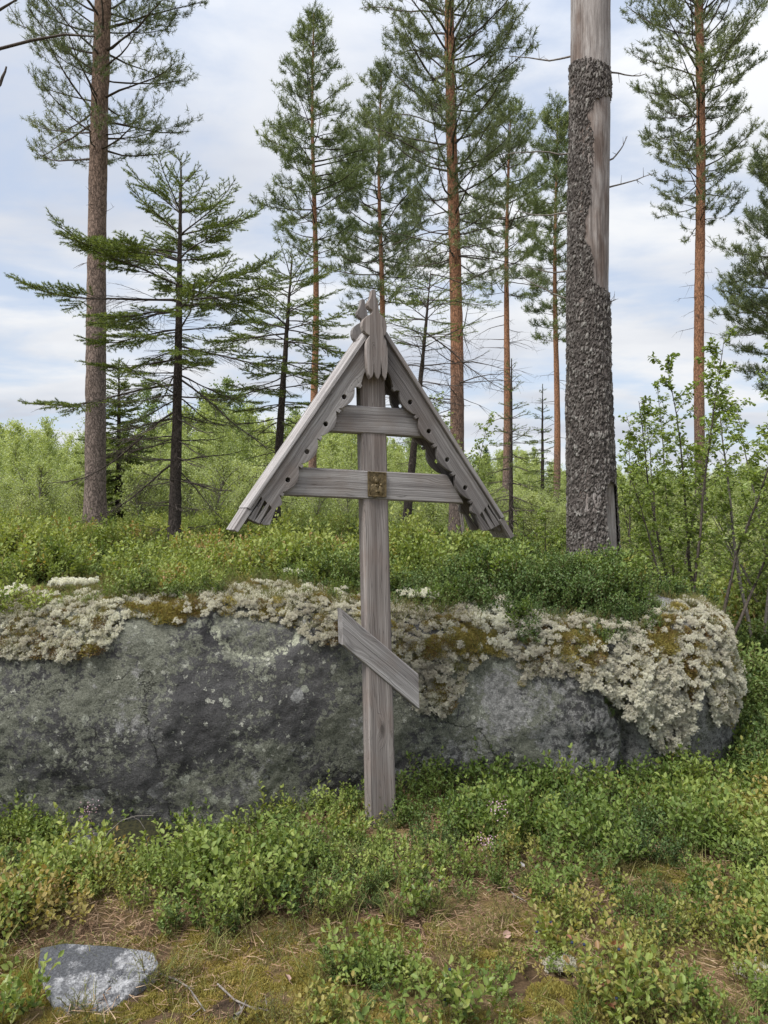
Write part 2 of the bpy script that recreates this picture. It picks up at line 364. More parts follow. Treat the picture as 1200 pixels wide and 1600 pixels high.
gx = axis_grid(-420, 420, 0.0, 0.05, 3.2); gy = axis_grid(-120, 640, 4.0, 0.05, 3.0)
X, Y = np.meshgrid(gx, gy); Z = T(X, Y)
near = sstep(9, 5, np.hypot(X, Y - 3)); Z = Z + near * 0.012 * fbm(np.stack([X * 16, Y * 16, X * 0], -1), 2)
g = Geo(); nx, ny = len(gx), len(gy)
ii = (np.arange(ny - 1)[:, None] * nx + np.arange(nx - 1)[None, :]).ravel()
g.add(np.stack([X, Y, Z], -1).reshape(-1, 3), np.stack([ii, ii + 1, ii + nx + 1, ii + nx], -1))
m, nt, b, out = new_mat('forest_floor'); L = nt.links.new
tc = N(nt, 'ShaderNodeTexCoord')
n1 = N(nt, 'ShaderNodeTexNoise', i_Scale=2.2, i_Detail=5.0, i_Roughness=.6); L(tc.outputs['Object'], n1.inputs['Vector'])
n2 = N(nt, 'ShaderNodeTexNoise', i_Scale=38.0, i_Detail=6.0, i_Roughness=.7); L(tc.outputs['Object'], n2.inputs['Vector'])
r1 = ramp(nt, [(0.30, (0.05, 0.034, 0.024)), (0.44, (0.10, 0.066, 0.038)), (0.56, (0.15, 0.11, 0.045)), (0.70, (0.10, 0.095, 0.03))]); L(n1.outputs['Fac'], r1.inputs[0])
r2 = ramp(nt, [(0.3, 0.35), (0.72, 1.6)]); L(n2.outputs['Fac'], r2.inputs[0])
mm = N(nt, 'ShaderNodeMix', data_type='RGBA', blend_type='MULTIPLY'); mm.inputs[0].default_value = 1; L(r1.outputs[0], mm.inputs[6]); L(r2.outputs[0], mm.inputs[7])
sp = N(nt, 'ShaderNodeSeparateXYZ'); L(tc.outputs['Object'], sp.inputs[0])
mr = N(nt, 'ShaderNodeMapRange'); mr.inputs[1].default_value = 9; mr.inputs[2].default_value = 15; L(sp.outputs['Y'], mr.inputs[0])
mg = N(nt, 'ShaderNodeMix', data_type='RGBA'); L(mr.outputs[0], mg.inputs[0]); L(mm.outputs[2], mg.inputs[6]); mg.inputs[7].default_value = (0.085, 0.13, 0.035, 1)
L(mg.outputs[2], b.inputs['Base Color']); b.inputs['Roughness'].default_value = .95; b.inputs['Specular IOR Level'].default_value = .1
bp = N(nt, 'ShaderNodeBump', i_Strength=1.0, i_Distance=0.012); L(n2.outputs['Fac'], bp.inputs['Height']); L(bp.outputs[0], b.inputs['Normal'])
ground = g.build('ground', m); tag(ground, 'uneven forest floor of moss, peat and brown litter', kind='structure')

def Tz(x, y): return float(T(np.array([x]), np.array([y]))[0])

# ------------------------------------------------------------------ the boulder
def resample(P, step):
    seg = np.hypot(*np.diff(P, axis=0).T); s = np.concatenate([[0], np.cumsum(seg)]); n = int(s[-1] / step)
    t = np.linspace(0, s[-1], n); Q = np.stack([np.interp(t, s, P[:, 0]), np.interp(t, s, P[:, 1])], -1)
    k = max(3, int(.22 / step)); pad = np.pad(Q, ((k, k), (0, 0)), mode='edge'); ker = np.ones(2 * k + 1) / (2 * k + 1)
    return np.stack([np.convolve(pad[:, i], ker, 'valid') for i in (0, 1)], -1)
pth = resample(FOOT[1:14], 0.0125)[::1]
tg = np.gradient(pth, axis=0); tg = unit(tg); inn = np.stack([-tg[:, 1], tg[:, 0]], -1)   # inward normal (left of travel)
zt = np.interp(pth[:, 0], [-3, -2, -1.45, -.9, -.5, -.1, .2, .5, .8, 1.1, 1.45, 1.75, 2.05], [.84, .84, .90, .965, .95, .86, .80, .78, .75, .74, .76, .83, .84])
zt = np.where(pth[:, 1] > 4.8, .82, zt)
zt = zt + .03 * fbm(np.stack([pth[:, 0] * 2.1, pth[:, 1] * 2.1, pth[:, 0] * 0], -1), 3)
NV, NT = 96, 64
v = np.linspace(0, 1, NV)
rows = []
Zb = -0.45
# profile: (inward offset, height) as function of parameter; face leans in slightly, rounds over into the top
for k in range(NV):
    h = Zb + (zt - Zb) * v[k]
    lean = 0.02 + 0.06 * max(0, v[k] - .3) + 0.13 * max(0, (v[k] - .86) / .14) ** 2.2 - 0.05 * math.exp(-((v[k] - .62) / .2) ** 2)
    lean = lean + .10 * max(0, (.42 - v[k]) / .42) ** 1.5 * np.exp(-((pth[:, 0] + 1.2) / .5) ** 2)   # undercut foot on the left
    rows.append(np.stack([pth[:, 0] + inn[:, 0] * lean, pth[:, 1] + inn[:, 1] * lean, h], -1))
topin = 0.193
tgt = T(pth[:, 0] + inn[:, 0] * .95, pth[:, 1] + inn[:, 1] * .95)
tgt = np.where(pth[:, 0] > 1.9, np.minimum(tgt, zt + .05), tgt)
for k in range(1, NT + 1):
    t = k / NT; d = topin + 0.78 * t
    xx = pth[:, 0] + inn[:, 0] * d; yy = pth[:, 1] + inn[:, 1] * d
    tz = tgt; w = sstep(-.1, .9, np.array(t)) - sstep(-.1, .9, np.array(0.0)) * (1 - t)
    zz = zt + (tz - zt) * w + 0.015 * math.sin(math.pi * min(1, t * 1.1)) - 0.12 * t ** 6
    rows.append(np.stack([xx, yy, zz], -1))
G = np.array(rows)                             # (rows, n, 3)
def gnorm(G):
    du = np.gradient(G, axis=1); dw = np.gradient(G, axis=0); return unit(np.cross(du, dw))
Nn = gnorm(G)
px_ = 600 + G[..., 0] / G[..., 1] * F; py_ = 800 - (G[..., 2] - EYE) / G[..., 1] * F
facets = 0.06 * fbm(G * 1.25 + 3.1, 2) + .020 * fbm(G * np.array([3.1, 3.1, 4.2]), 3) + 0.014 * fbm(G * 11, 4, .6) + 0.0055 * fbm(G * 42, 3, .65)
# broken ledge shapes: terraced noise
q = fbm(G * np.array([2.2, 2.2, 3.0]) + 9, 3) * 4; ledge = (np.floor(q) + sstep(.35, .65, q - np.floor(q))) * 0.004
disp = facets + ledge
# cleft on the right between the two blocks, and a fine crack left of it (world x)
xf = G[..., 0]
clx = 1.30 + .06 * np.sin(G[..., 2] * 6 + 1) + .05 * fbm(G * 5, 2)
fr = (np.arange(G.shape[0])[:, None] < NV - 8)
disp = disp - 0.10 * fr * np.exp(-((xf - clx) / .045) ** 2) * sstep(.95, .7, G[..., 2]) * (G[..., 1] < 4.6)
crx = 0.985 + .03 * np.sin(G[..., 2] * 9) + .02 * fbm(G * 9, 2)
disp = disp - 0.016 * fr * np.exp(-((xf - crx) / .014) ** 2) * sstep(.72, .55, G[..., 2])
# small dark pits on the right block
for (a, bz, rr) in ((1.50, .30, .035), (1.56, .24, .03), (1.66, .27, .028), (1.52, .16, .03), (1.44, .38, .02)):
    disp = disp - 0.06 * np.exp(-((xf - a) / rr) ** 2 - ((G[..., 2] - bz) / (rr * 1.7)) ** 2) * (G[..., 1] < 4.9)
# shallow scoop that carries the ring lichen, with a lip down its left side
rx, rz = -.66, .83
ring_d = np.hypot((xf - rx) / .27, (G[..., 2] - rz) / .19)
disp = disp - 0.035 * sstep(1.05, .8, ring_d) * (G[..., 1] < 4.3)
G2 = G + Nn * disp[..., None]
nr, nc = G2.shape[:2]
g = Geo(); ii = (np.arange(nr - 1)[:, None] * nc + np.arange(nc - 1)[None, :]).ravel()
g.add(G2.reshape(-1, 3), np.stack([ii, ii + 1, ii + nc + 1, ii + nc], -1))

def rock_mat(name, ring=True, light=1.0):
    m, nt, b, out = new_mat(name); L = nt.links.new
    tc = N(nt, 'ShaderNodeTexCoord'); OC = tc.outputs['Object']
    def noise(sc, det=6.0, ro=.62, dist=0.0, mapping=None):
        n = N(nt, 'ShaderNodeTexNoise', i_Scale=sc, i_Detail=det, i_Roughness=ro, i_Distortion=dist)
        L((mapping or OC), n.inputs['Vector']); return n.outputs['Fac']
    def mixc(fac, a, bb, mode='MIX'):
        n = N(nt, 'ShaderNodeMix', data_type='RGBA', blend_type=mode)
        for s, k in ((fac, 0), (a, 6), (bb, 7)):
            if isinstance(s, (int, float)): n.inputs[k].default_value = s
            elif isinstance(s, tuple): n.inputs[k].default_value = (*s, 1)
            else: L(s, n.inputs[k])
        return n.outputs[2]
    def rp(src, *st): r = ramp(nt, list(st)); L(src, r.inputs[0]); return r.outputs[0]
    # bare rock: dark blue-grey
    col = mixc(rp(noise(3.0, 8, .68), (.35, 0), (.65, 1)), (0.034, 0.033, 0.034), (0.098, 0.096, 0.095))
    # grey-green crust lichens, large speckled fields
    big = noise(1.35, 3, .5); fine = noise(34, 8, .75); mid = noise(7.5, 8, .7)
    sumn = N(nt, 'ShaderNodeMath', operation='MULTIPLY_ADD', n_1=.75); L(mid, sumn.inputs[0]); L(big, sumn.inputs[2])
    sum2 = N(nt, 'ShaderNodeMath', operation='MULTIPLY_ADD', n_1=.95); L(fine, sum2.inputs[0]); L(sumn.outputs[0], sum2.inputs[2])
    crust = rp(sum2.outputs[0], (.50, 0), (.56, 0)) if False else None
    mr = N(nt, 'ShaderNodeMapRange'); mr.inputs[1].default_value = 1.30; mr.inputs[2].default_value = 1.342; L(sum2.outputs[0], mr.inputs[0])
    col = mixc(mr.outputs[0], col, mixc(rp(noise(60, 5, .8), (.3, 0), (.7, 1)), (0.075, 0.078, 0.060), (0.205, 0.21, 0.168)))
    # round pale grey thalli (voronoi discs with ragged edges)
    for sc, thr, c1, c2, loc in ((5.5, .30, (0.20, 0.20, 0.20), (0.30, 0.30, 0.29), 0), (13.0, .27, (0.19, 0.20, 0.165), (0.33, 0.34, 0.28), 7), (27.0, .25, (0.28, 0.285, 0.24), (0.42, 0.42, 0.36), 13)):
        mp = N(nt, 'ShaderNodeMapping'); mp.inputs['Location'].default_value = (loc, loc, loc); L(OC, mp.inputs[0])
        wn = N(nt, 'ShaderNodeTexNoise', i_Scale=sc * 3.2, i_Detail=5.0); L(mp.outputs[0], wn.inputs['Vector'])
        ad = mixc(.045 if sc < 10 else .02, mp.outputs[0], wn.outputs['Color'], 'LINEAR_LIGHT')
        vv = N(nt, 'ShaderNodeTexVoronoi', i_Scale=sc); L(ad, vv.inputs['Vector'])
        sel = N(nt, 'ShaderNodeSeparateColor'); L(vv.outputs['Color'], sel.inputs[0])
        th = N(nt, 'ShaderNodeMath', operation='MULTIPLY', n_1=thr * 1.5); L(sel.outputs[0], th.inputs[0])
        less = N(nt, 'ShaderNodeMath', operation='LESS_THAN'); L(vv.outputs['Distance'], less.inputs[0]); L(th.outputs[0], less.inputs[1])
        s2 = N(nt, 'ShaderNodeMath', operation='GREATER_THAN', n_1=.62 if sc < 10 else .5); L(sel.outputs[1], s2.inputs[0])
        s3 = N(nt, 'ShaderNodeMath', operation='MULTIPLY'); L(less.outputs[0], s3.inputs[0]); L(s2.outputs[0], s3.inputs[1])
        s4 = N(nt, 'ShaderNodeMath', operation='MULTIPLY'); L(s3.outputs[0], s4.inputs[0]); L(rp(fine, (.36, 0.15), (.48, .85)), s4.inputs[1])
        s5 = N(nt, 'ShaderNodeMath', operation='MULTIPLY'); L(s4.outputs[0], s5.inputs[0]); L(rp(noise(1.1 + sc * .1, 3), (.40, 0.0), (.50, 1)), s5.inputs[1])
        col = mixc(s5.outputs[0], col, mixc(rp(noise(70, 4, .7), (.35, 0), (.65, 1)), c1, c2))
    spx = N(nt, 'ShaderNodeSeparateXYZ'); L(OC, spx.inputs[0])
    if ring:
        # the right-hand half carries more pale, whitish crust
        nw = noise(2.6, 9, .72); mr3 = N(nt, 'ShaderNodeMapRange'); mr3.inputs[1].default_value = -.1; mr3.inputs[2].default_value = 1.0; mr3.inputs[3].default_value = -.12; mr3.inputs[4].default_value = .06; L(spx.outputs['X'], mr3.inputs[0])
        a30 = N(nt, 'ShaderNodeMath', operation='ADD'); L(nw, a30.inputs[0]); L(mr3.outputs[0], a30.inputs[1]); a3 = N(nt, 'ShaderNodeMath', operation='MULTIPLY_ADD', n_1=.5); L(fine, a3.inputs[0]); L(a30.outputs[0], a3.inputs[2])
        col = mixc(rp(a3.outputs[0], (.765, 0), (.80, .85)), col, mixc(rp(fine, (.38, 0), (.60, 1)), (0.078, 0.077, 0.076), (0.275, 0.27, 0.262)))
        # ring of yellowish-white lichen
        cc = N(nt, 'ShaderNodeCombineXYZ'); L(spx.outputs['X'], cc.inputs[0]); L(spx.outputs['Z'], cc.inputs[1])
        sb = N(nt, 'ShaderNodeVectorMath', operation='SUBTRACT'); sb.inputs[1].default_value = (rx, rz, 0); L(cc.outputs[0], sb.inputs[0])
        wn = N(nt, 'ShaderNodeTexNoise', i_Scale=22.0, i_Detail=5.0); L(OC, wn.inputs['Vector'])
        ad = mixc(.05, sb.outputs[0], wn.outputs['Color'], 'LINEAR_LIGHT')
        sc = N(nt, 'ShaderNodeVectorMath', operation='MULTIPLY'); sc.inputs[1].default_value = (1 / .235, 1 / .165, 0); L(ad, sc.inputs[0])
        ln = N(nt, 'ShaderNodeVectorMath', operation='LENGTH'); L(sc.outputs[0], ln.inputs[0])
        rg = rp(ln.outputs[1], (.60, 0), (.86, .75), (.98, 1), (1.06, 0)) if False else None
        mrr = N(nt, 'ShaderNodeMapRange'); mrr.inputs[1].default_value = 0; mrr.inputs[2].default_value = 2; L(ln.outputs[1], mrr.inputs[0])
        rg = rp(mrr.outputs[0], (.20, .0), (.40, .06), (.455, 1), (.505, 1), (.525, 0))
        lowhalf = N(nt, 'ShaderNodeMapRange'); lowhalf.inputs[1].default_value = rz + .06; lowhalf.inputs[2].default_value = rz - .02; L(spx.outputs['Z'], lowhalf.inputs[0])
        f1 = N(nt, 'ShaderNodeMath', operation='MULTIPLY'); L(rg, f1.inputs[0]); L(lowhalf.outputs[0], f1.inputs[1])
        f2 = N(nt, 'ShaderNodeMath', operation='MULTIPLY'); L(f1.outputs[0], f2.inputs[0]); L(rp(noise(26, 7, .8), (.46, 0), (.52, 1)), f2.inputs[1])
        col = mixc(f2.outputs[0], col, (0.33, 0.34, 0.26))
    else:
        col = mixc(rp(noise(5.5, 9, .78), (.50, 0), (.56, .9)), (0.085, 0.088, 0.095), mixc(rp(fine, (.38, 0), (.58, 1)), (0.13, 0.13, 0.135), (0.42, 0.42, 0.43)))
    vc = N(nt, 'ShaderNodeTexVoronoi', feature='DISTANCE_TO_EDGE', i_Scale=1.15); wcr = N(nt, 'ShaderNodeTexNoise', i_Scale=4.0, i_Detail=6.0, i_Roughness=.65); L(OC, wcr.inputs['Vector'])
    L(mixc(.16, OC, wcr.outputs['Color'], 'LINEAR_LIGHT'), vc.inputs['Vector']); crk = rp(vc.outputs['Distance'], (0.0, 0), (.006, 1))
    crm = mixc(rp(noise(1.9, 2), (.46, 0), (.52, 1)), (1, 1, 1), crk)
    col = mixc(1.0, col, rp(crm, (0, .35), (1, 1)), 'MULTIPLY')
    # black crusty spots
    col = mixc(rp(noise(11.0, 8, .8, 0.6), (.655, 0), (.675, .85)), col, (0.018, 0.017, 0.017))
    # fine mineral speckle
    col = mixc(1.0, col, rp(noise(150, 4, .8), (.3, .4), (.72, 1.75)), 'MULTIPLY')
    L(col, b.inputs['Base Color']); b.inputs['Roughness'].default_value = .88; b.inputs['Specular IOR Level'].default_value = .25
    hs = N(nt, 'ShaderNodeMath', operation='MULTIPLY_ADD', n_1=.5); L(mid, hs.inputs[0]); L(fine, hs.inputs[2])
    hs2 = N(nt, 'ShaderNodeMath', operation='MULTIPLY_ADD', n_1=.5); L(crm, hs2.inputs[0]); L(hs.outputs[0], hs2.inputs[2])
    bp = N(nt, 'ShaderNodeBump', i_Strength=1.0, i_Distance=0.016); L(hs2.outputs[0], bp.inputs['Height'])
    n9 = noise(120, 4, .7); bp2 = N(nt, 'ShaderNodeBump', i_Strength=1.0, i_Distance=0.002); L(n9, bp2.inputs['Height']); L(bp.outputs[0], bp2.inputs['Normal'])
    L(bp2.outputs[0], b.inputs['Normal'])
    return m
M['rock'] = rock_mat('lichened_granite')
boulder = g.build('boulder', M['rock'])
tag(boulder, 'long low grey boulder with crusted lichen face behind the wooden cross', 'boulder')

# ------------------------------------------------------------------ scatter with geometry nodes
def proto_obj(name, geo, mats, smooth=True):
    return bpy.data.objects.new(name, geo.mesh(name, mats, smooth))      # not linked to the scene

def scatter(name, P, rot, scl, idx, tint, protos, label, cat, parent=None, kind='stuff'):
    P = np.asarray(P, float); n = len(P)
    me = bpy.data.meshes.new(name + '_points'); me.vertices.add(n); me.vertices.foreach_set('co', P.ravel())
    a = me.attributes.new('rot', 'FLOAT_VECTOR', 'POINT'); a.data.foreach_set('vector', np.asarray(rot, np.float32).ravel())
    a = me.attributes.new('scl', 'FLOAT', 'POINT'); a.data.foreach_set('value', np.asarray(scl, np.float32))
    a = me.attributes.new('idx', 'INT', 'POINT'); a.data.foreach_set('value', np.asarray(idx, np.int32))
    a = me.attributes.new('tint', 'FLOAT', 'POINT'); a.data.foreach_set('value', np.asarray(tint, np.float32))
    for p in protos: me.materials.append(p.data.materials[0])
    o = bpy.data.objects.new(name, me); COL.objects.link(o)
    if parent: o.parent = parent
    ng = bpy.data.node_groups.new(name, 'GeometryNodeTree')
    ng.interface.new_socket('Geometry', in_out='INPUT', socket_type='NodeSocketGeometry'); ng.interface.new_socket('Geometry', in_out='OUTPUT', socket_type='NodeSocketGeometry')
    gi = ng.nodes.new('NodeGroupInput'); go = ng.nodes.new('NodeGroupOutput')
    ip = ng.nodes.new('GeometryNodeInstanceOnPoints'); gj = ng.nodes.new('GeometryNodeGeometryToInstance')
    L = ng.links.new
    for p in reversed(protos):
        oi = ng.nodes.new('GeometryNodeObjectInfo'); oi.inputs['Object'].default_value = p; L(oi.outputs['Geometry'], gj.inputs[0])
    # one instance per prototype
    ng.nodes.remove(gj); jn = ng.nodes.new('GeometryNodeJoinGeometry')
    for p in reversed(protos):
        oi = [x for x in ng.nodes if x.bl_idname == 'GeometryNodeObjectInfo' and x.inputs['Object'].default_value == p][0]
        gt = ng.nodes.new('GeometryNodeGeometryToInstance'); L(oi.outputs['Geometry'], gt.inputs[0]); L(gt.outputs[0], jn.inputs[0])
    def attr(nm, ty):
        x = ng.nodes.new('GeometryNodeInputNamedAttribute'); x.data_type = ty; x.inputs['Name'].default_value = nm
        return [q for q in x.outputs if q.enabled and q.name == 'Attribute'][0]
    L(gi.outputs[0], ip.inputs['Points']); L(jn.outputs[0], ip.inputs['Instance'])
    ip.inputs['Pick Instance'].default_value = True; L(attr('idx', 'INT'), ip.inputs['Instance Index'])
    er = ng.nodes.new('FunctionNodeEulerToRotation'); L(attr('rot', 'FLOAT_VECTOR'), er.inputs[0]); L(er.outputs[0], ip.inputs['Rotation'])
    L(attr('scl', 'FLOAT'), ip.inputs['Scale']); L(ip.outputs[0], go.inputs[0])
    md = o.modifiers.new('scatter', 'NODES'); md.node_group = ng
    tag(o, label, cat, kind=kind)
    return o

def rand_rot(n, tilt=.25, rg=None):
    rg = rg or rng
    return np.stack([rg.normal(0, tilt, n), rg.normal(0, tilt, n), rg.uniform(0, 2 * math.pi, n)], -1)

def align_rot(Nv, rg=None):
    """euler that turns +Z onto each normal, random spin"""
    rg = rg or rng; out = []
    for nv in Nv:
        q = Vector(nv).to_track_quat('Z', 'Y'); out.append(tuple((q.to_matrix() @ Matrix.Rotation(rg.uniform(0, 6.283), 3, 'Z')).to_euler()))
    return np.array(out)

def stem_plant(seed, nst, h, leafL, leafW, lpn, zig=.35, spread=.35, lean=.3, branch=True, stem_r=.0011, droop=.15):
    """dwarf shrub sprig: zig-zag stems with alternate oval leaves"""
    rg = np.random.default_rng(seed); g = Geo(); pt = Paths(); LP, LD, LN, LL = [], [], [], []
    def run(p, d, ln, r, lev):
        k = 6; pts = [p.copy()]
        for i in range(k - 1):
            d = unit(d + rg.normal(0, zig * .5, 3) * np.array([1, 1, .4]) + np.array([0, 0, .12])); p = p + d * ln / (k - 1); pts.append(p.copy())
        pt.add(pts, r, r * .5, 3)
        nl = max(3, int(ln / lpn)); side = rg.choice([-1, 1])
        for j in range(nl):
            t = (.22 if lev == 0 else .08) + (1 - .2 * (lev == 0)) * (j + .5) / nl * .98; t = min(t, 1.0)
            f = t * (k - 1); i = min(int(f), k - 2); q = pts[i] + (pts[i + 1] - pts[i]) * (f - i); dd = unit(pts[i + 1] - pts[i])
            a = rg.normal(0, .5) + (0 if side > 0 else math.pi) + (p[0] * 40); side = -side
            out = np.array([math.cos(a), math.sin(a), 0.0]); ld = unit(out * .85 + dd * .75 + rg.normal(0, .2, 3))
            LP.append(q); LD.append(ld); LN.append(unit(np.array([0, 0, 1.]) + out * -.2 + rg.normal(0, .35, 3))); LL.append(leafL * rg.uniform(.65, 1.15) * (1 - .25 * t * (lev > 0)))
        LP.append(pts[-1]); LD.append(d); LN.append(rg.normal(size=3)); LL.append(leafL * .8)
        if lev < 1 and branch:
            for j in range(rg.integers(2, 5)):
                i = rg.integers(1, k - 1); a = rg.uniform(0, 6.28)
                run(pts[i], unit(np.array([math.cos(a) * .7, math.sin(a) * .7, .75])), ln * rg.uniform(.35, .6), r * .7, lev + 1)
    for s in range(nst):
        a = rg.uniform(0, 6.28); rr = rg.uniform(0, spread) * h
        run(np.array([math.cos(a) * rr, math.sin(a) * rr, -.01]), unit(np.array([math.cos(a) * lean, math.sin(a) * lean, 1.])), h * rg.uniform(.6, 1.05), stem_r, 0)
    pt.put(g, 1, v=.2)
    LP, LD, LN, LL = map(np.array, (LP, LD, LN, LL))
    v = np.clip(rg.normal(.5, .22, len(LP)) + .25 * (LP[:, 2] / h - .5), 0, 1)
    leaves(g, LP, LD, LN, LL, LL * leafW, .2, 0, v=v)
    return g, (LP, LD)

M['stem'] = flat_mat('plant_stem', (0.10, 0.10, 0.04), (0.18, 0.12, 0.07), 40, .8)
M['stem_red'] = flat_mat('heather_stem', (0.10, 0.06, 0.04), (0.20, 0.13, 0.09), 40, .8)
M['bilberry'] = leaf_mat('bilberry_leaves', [(0.048, 0.085, 0.02), (0.13, 0.19, 0.045), (0.22, 0.275, 0.07), (0.33, 0.36, 0.11)], .5, .30, inst=True, spec=.25)
M['lingon'] = leaf_mat('lingonberry_leaves', [(0.035, 0.066, 0.022), (0.075, 0.125, 0.036), (0.13, 0.185, 0.05), (0.22, 0.26, 0.075)], .5, .18, inst=True, spec=.3)
M['yellowing'] = leaf_mat('yellowing_leaves', [(0.17, 0.19, 0.05), (0.26, 0.27, 0.07), (0.33, 0.28, 0.09), (0.32, 0.19, 0.09)], .5, .35, inst=True)
M['heath'] = leaf_mat('heath_sprig_leaves', [(0.07, 0.10, 0.025), (0.14, 0.17, 0.04), (0.24, 0.24, 0.07), (0.30, 0.22, 0.09)], .6, .2, inst=True)
M['moss'] = leaf_mat('moss_shoots', [(0.07, 0.06, 0.025), (0.16, 0.145, 0.035), (0.30, 0.25, 0.06), (0.40, 0.28, 0.11)], .75, .25, inst=True, vary=.3)
M['litter'] = leaf_mat('needle_litter', [(0.12, 0.065, 0.04), (0.24, 0.15, 0.09), (0.40, 0.30, 0.20)], .8, 0, inst=True, vary=.5)
M['lichen'] = leaf_mat('reindeer_lichen', [(0.30, 0.25, 0.20), (0.58, 0.55, 0.47), (0.76, 0.745, 0.66), (0.84, 0.84, 0.77)], .9, .12, inst=True, vary=.45, spec=.1)
M['grass'] = leaf_mat('grass_blades', [(0.10, 0.13, 0.03), (0.20, 0.22, 0.06), (0.36, 0.32, 0.13)], .6, .3, inst=True, vary=.5)

bil = [proto_obj('bilberry_sprig', stem_plant(100 + i, 5, .19, .026, .60, .0165)[0], [M['bilberry'], M['stem']]) for i in range(4)]
lin = [proto_obj('lingonberry_sprig', stem_plant(200 + i, 7, .12, .0155, .58, .0085, lean=.5)[0], [M['lingon'], M['stem']]) for i in range(3)]
yel = [proto_obj('yellow_sprig', stem_plant(300 + i, 4, .17, .025, .6, .02)[0], [M['yellowing'], M['stem']]) for i in range(2)]

def heath_geo(seed, h=.16, ns=14, leafmat=0):
    rg = np.random.default_rng(seed); g = Geo(); pt = Paths(); P, D = [], []
    for s in range(ns):
        a = rg.uniform(0, 6.28); p = np.array([math.cos(a), math.sin(a), 0]) * rg.uniform(0, .035); d = unit(np.array([math.cos(a) * .35, math.sin(a) * .35, 1.])); hh = h * rg.uniform(.5, 1.05)
        pts = [p]
        for i in range(5): d = unit(d + rg.normal(0, .18, 3)); p = p + d * hh / 5; pts.append(p)
        pt.add(pts, .0009, .0005, 3)
        pts = np.array(pts); n = int(hh / .0032)
        t = rg.uniform(.2, 5, n); i = np.minimum(t.astype(int), 4); q = pts[i] + (pts[i + 1] - pts[i]) * (t - i)[:, None]; dd = unit(pts[i + 1] - pts[i])
        P.append(q); D.append(unit(dd + rg.normal(0, .6, (n, 3))))
    P = np.concatenate(P); D = np.concatenate(D); pt.put(g, 1, v=.3)
    needles(g, P, D, rg.uniform(.006, .012, len(P)), .0028, 0, rg, v=rg.uniform(0, 1, len(P)))
    return g
hea = [proto_obj('heath_sprig', heath_geo(400 + i), [M['heath'], M['stem_red']]) for i in range(3)]

def moss_geo(seed, r=.045, n=760, h=.0075):
    rg = np.random.default_rng(seed); g = Geo(); a = rg.uniform(0, 6.28, n); rr = r * np.sqrt(rg.uniform(0, 1, n))
    P = np.stack([np.cos(a) * rr, np.sin(a) * rr, h * .6 * (1 - (rr / r) ** 2) - .006], -1)
    D = unit(np.stack([np.cos(a) * rr / r * .7, np.sin(a) * rr / r * .7, np.ones(n)], -1) + rg.normal(0, .45, (n, 3)))
    needles(g, P, D, rg.uniform(.4, 1.3, n) * h, .0036, 0, rg, v=rg.uniform(0, 1, n))
    return g
mos = [proto_obj('moss_tuft', moss_geo(500 + i), [M['moss']]) for i in range(3)]

def litter_geo(seed, n=26, r=.07):
    rg = np.random.default_rng(seed); g = Geo(); a = rg.uniform(0, 6.28, n)
    P = np.stack([rg.uniform(-r, r, n), rg.uniform(-r, r, n), rg.uniform(.002, .022, n)], -1); D = np.stack([np.cos(a), np.sin(a), rg.normal(0, .22, n)], -1)
    needles(g, P, D, rg.uniform(.02, .065, n), .0022, 0, rg, v=rg.uniform(0, 1, n))
    return g
lit = [proto_obj('needle_litter_patch', litter_geo(600 + i), [M['litter']]) for i in range(3)]

def grass_geo(seed, n=16, h=.13):
    rg = np.random.default_rng(seed); g = Geo(); a = rg.uniform(0, 6.28, n)
    P = np.stack([rg.normal(0, .015, n), rg.normal(0, .015, n), np.zeros(n)], -1)
    D = unit(np.stack([np.cos(a) * .45, np.sin(a) * .45, np.ones(n)], -1)); ln = h * rg.uniform(.5, 1.1, n)
    S_ = unit(np.cross(D, rg.normal(size=(n, 3)))) * .0012; M1 = P + D * ln[:, None] * .55; E = P + D * ln[:, None] + np.stack([np.cos(a), np.sin(a), -np.ones(n) * .6], -1) * ln[:, None] * .22
    V = np.stack([P - S_, P + S_, M1 + S_ * .8, M1 - S_ * .8, E], 1).reshape(-1, 3); b = np.arange(n)[:, None] * 5
    g.add(V, b + np.array([[0, 1, 2, 3]]), 0, v=np.repeat(rg.uniform(0, 1, n), 5)); g.f.append(b + np.array([[3, 2, 4]])); g.m.append(np.zeros(n))
    return g
gra = [proto_obj('grass_tuft', grass_geo(700 + i), [M['grass']]) for i in range(2)]

def lichen_geo(seed, r=.030, puffs=30, per=60):
    """cushion of reindeer lichen: finely forked puffs on a dome"""
    rg = np.random.default_rng(seed); g = Geo()
    th = np.arccos(1 - rg.uniform(0, 1, puffs)); ph = rg.uniform(0, 6.28, puffs)
    C = np.stack([np.sin(th) * np.cos(ph), np.sin(th) * np.sin(ph), np.cos(th) * .75], -1) * r * rg.uniform(.35, 1.2, puffs)[:, None]
    pr = r * rg.uniform(.18, .36, puffs)
    n = puffs * per; D = unit(rg.normal(size=(n, 3)) + np.repeat(unit(C) * .9, per, 0))
    P = np.repeat(C, per, 0) + D * np.repeat(pr, per)[:, None] * .25; ln = np.repeat(pr, per) * rg.uniform(.55, 1.0, n)
    v = np.clip(.5 + rg.normal(0, .2, n), 0, 1)
    needles(g, P, D, ln * 1.2, ln * .15, 0, rg, v=np.clip(v - .15, 0, 1))
    tip = P + D * ln[:, None] * .75      # forked tips
    needles(g, tip, unit(D + rg.normal(0, .8, (n, 3))), ln * .5, ln * .16, 0, rg, v=np.clip(v + .25, 0, 1))
    # stalks reaching down to the rock
    k = 40; D2 = unit(rg.normal(size=(k, 3)) * np.array([1, 1, .4])); needles(g, np.zeros((k, 3)) + D2 * r * .1, D2, r * rg.uniform(.6, 1.1, k), r * .1, 0, rg, v=.15)
    return g
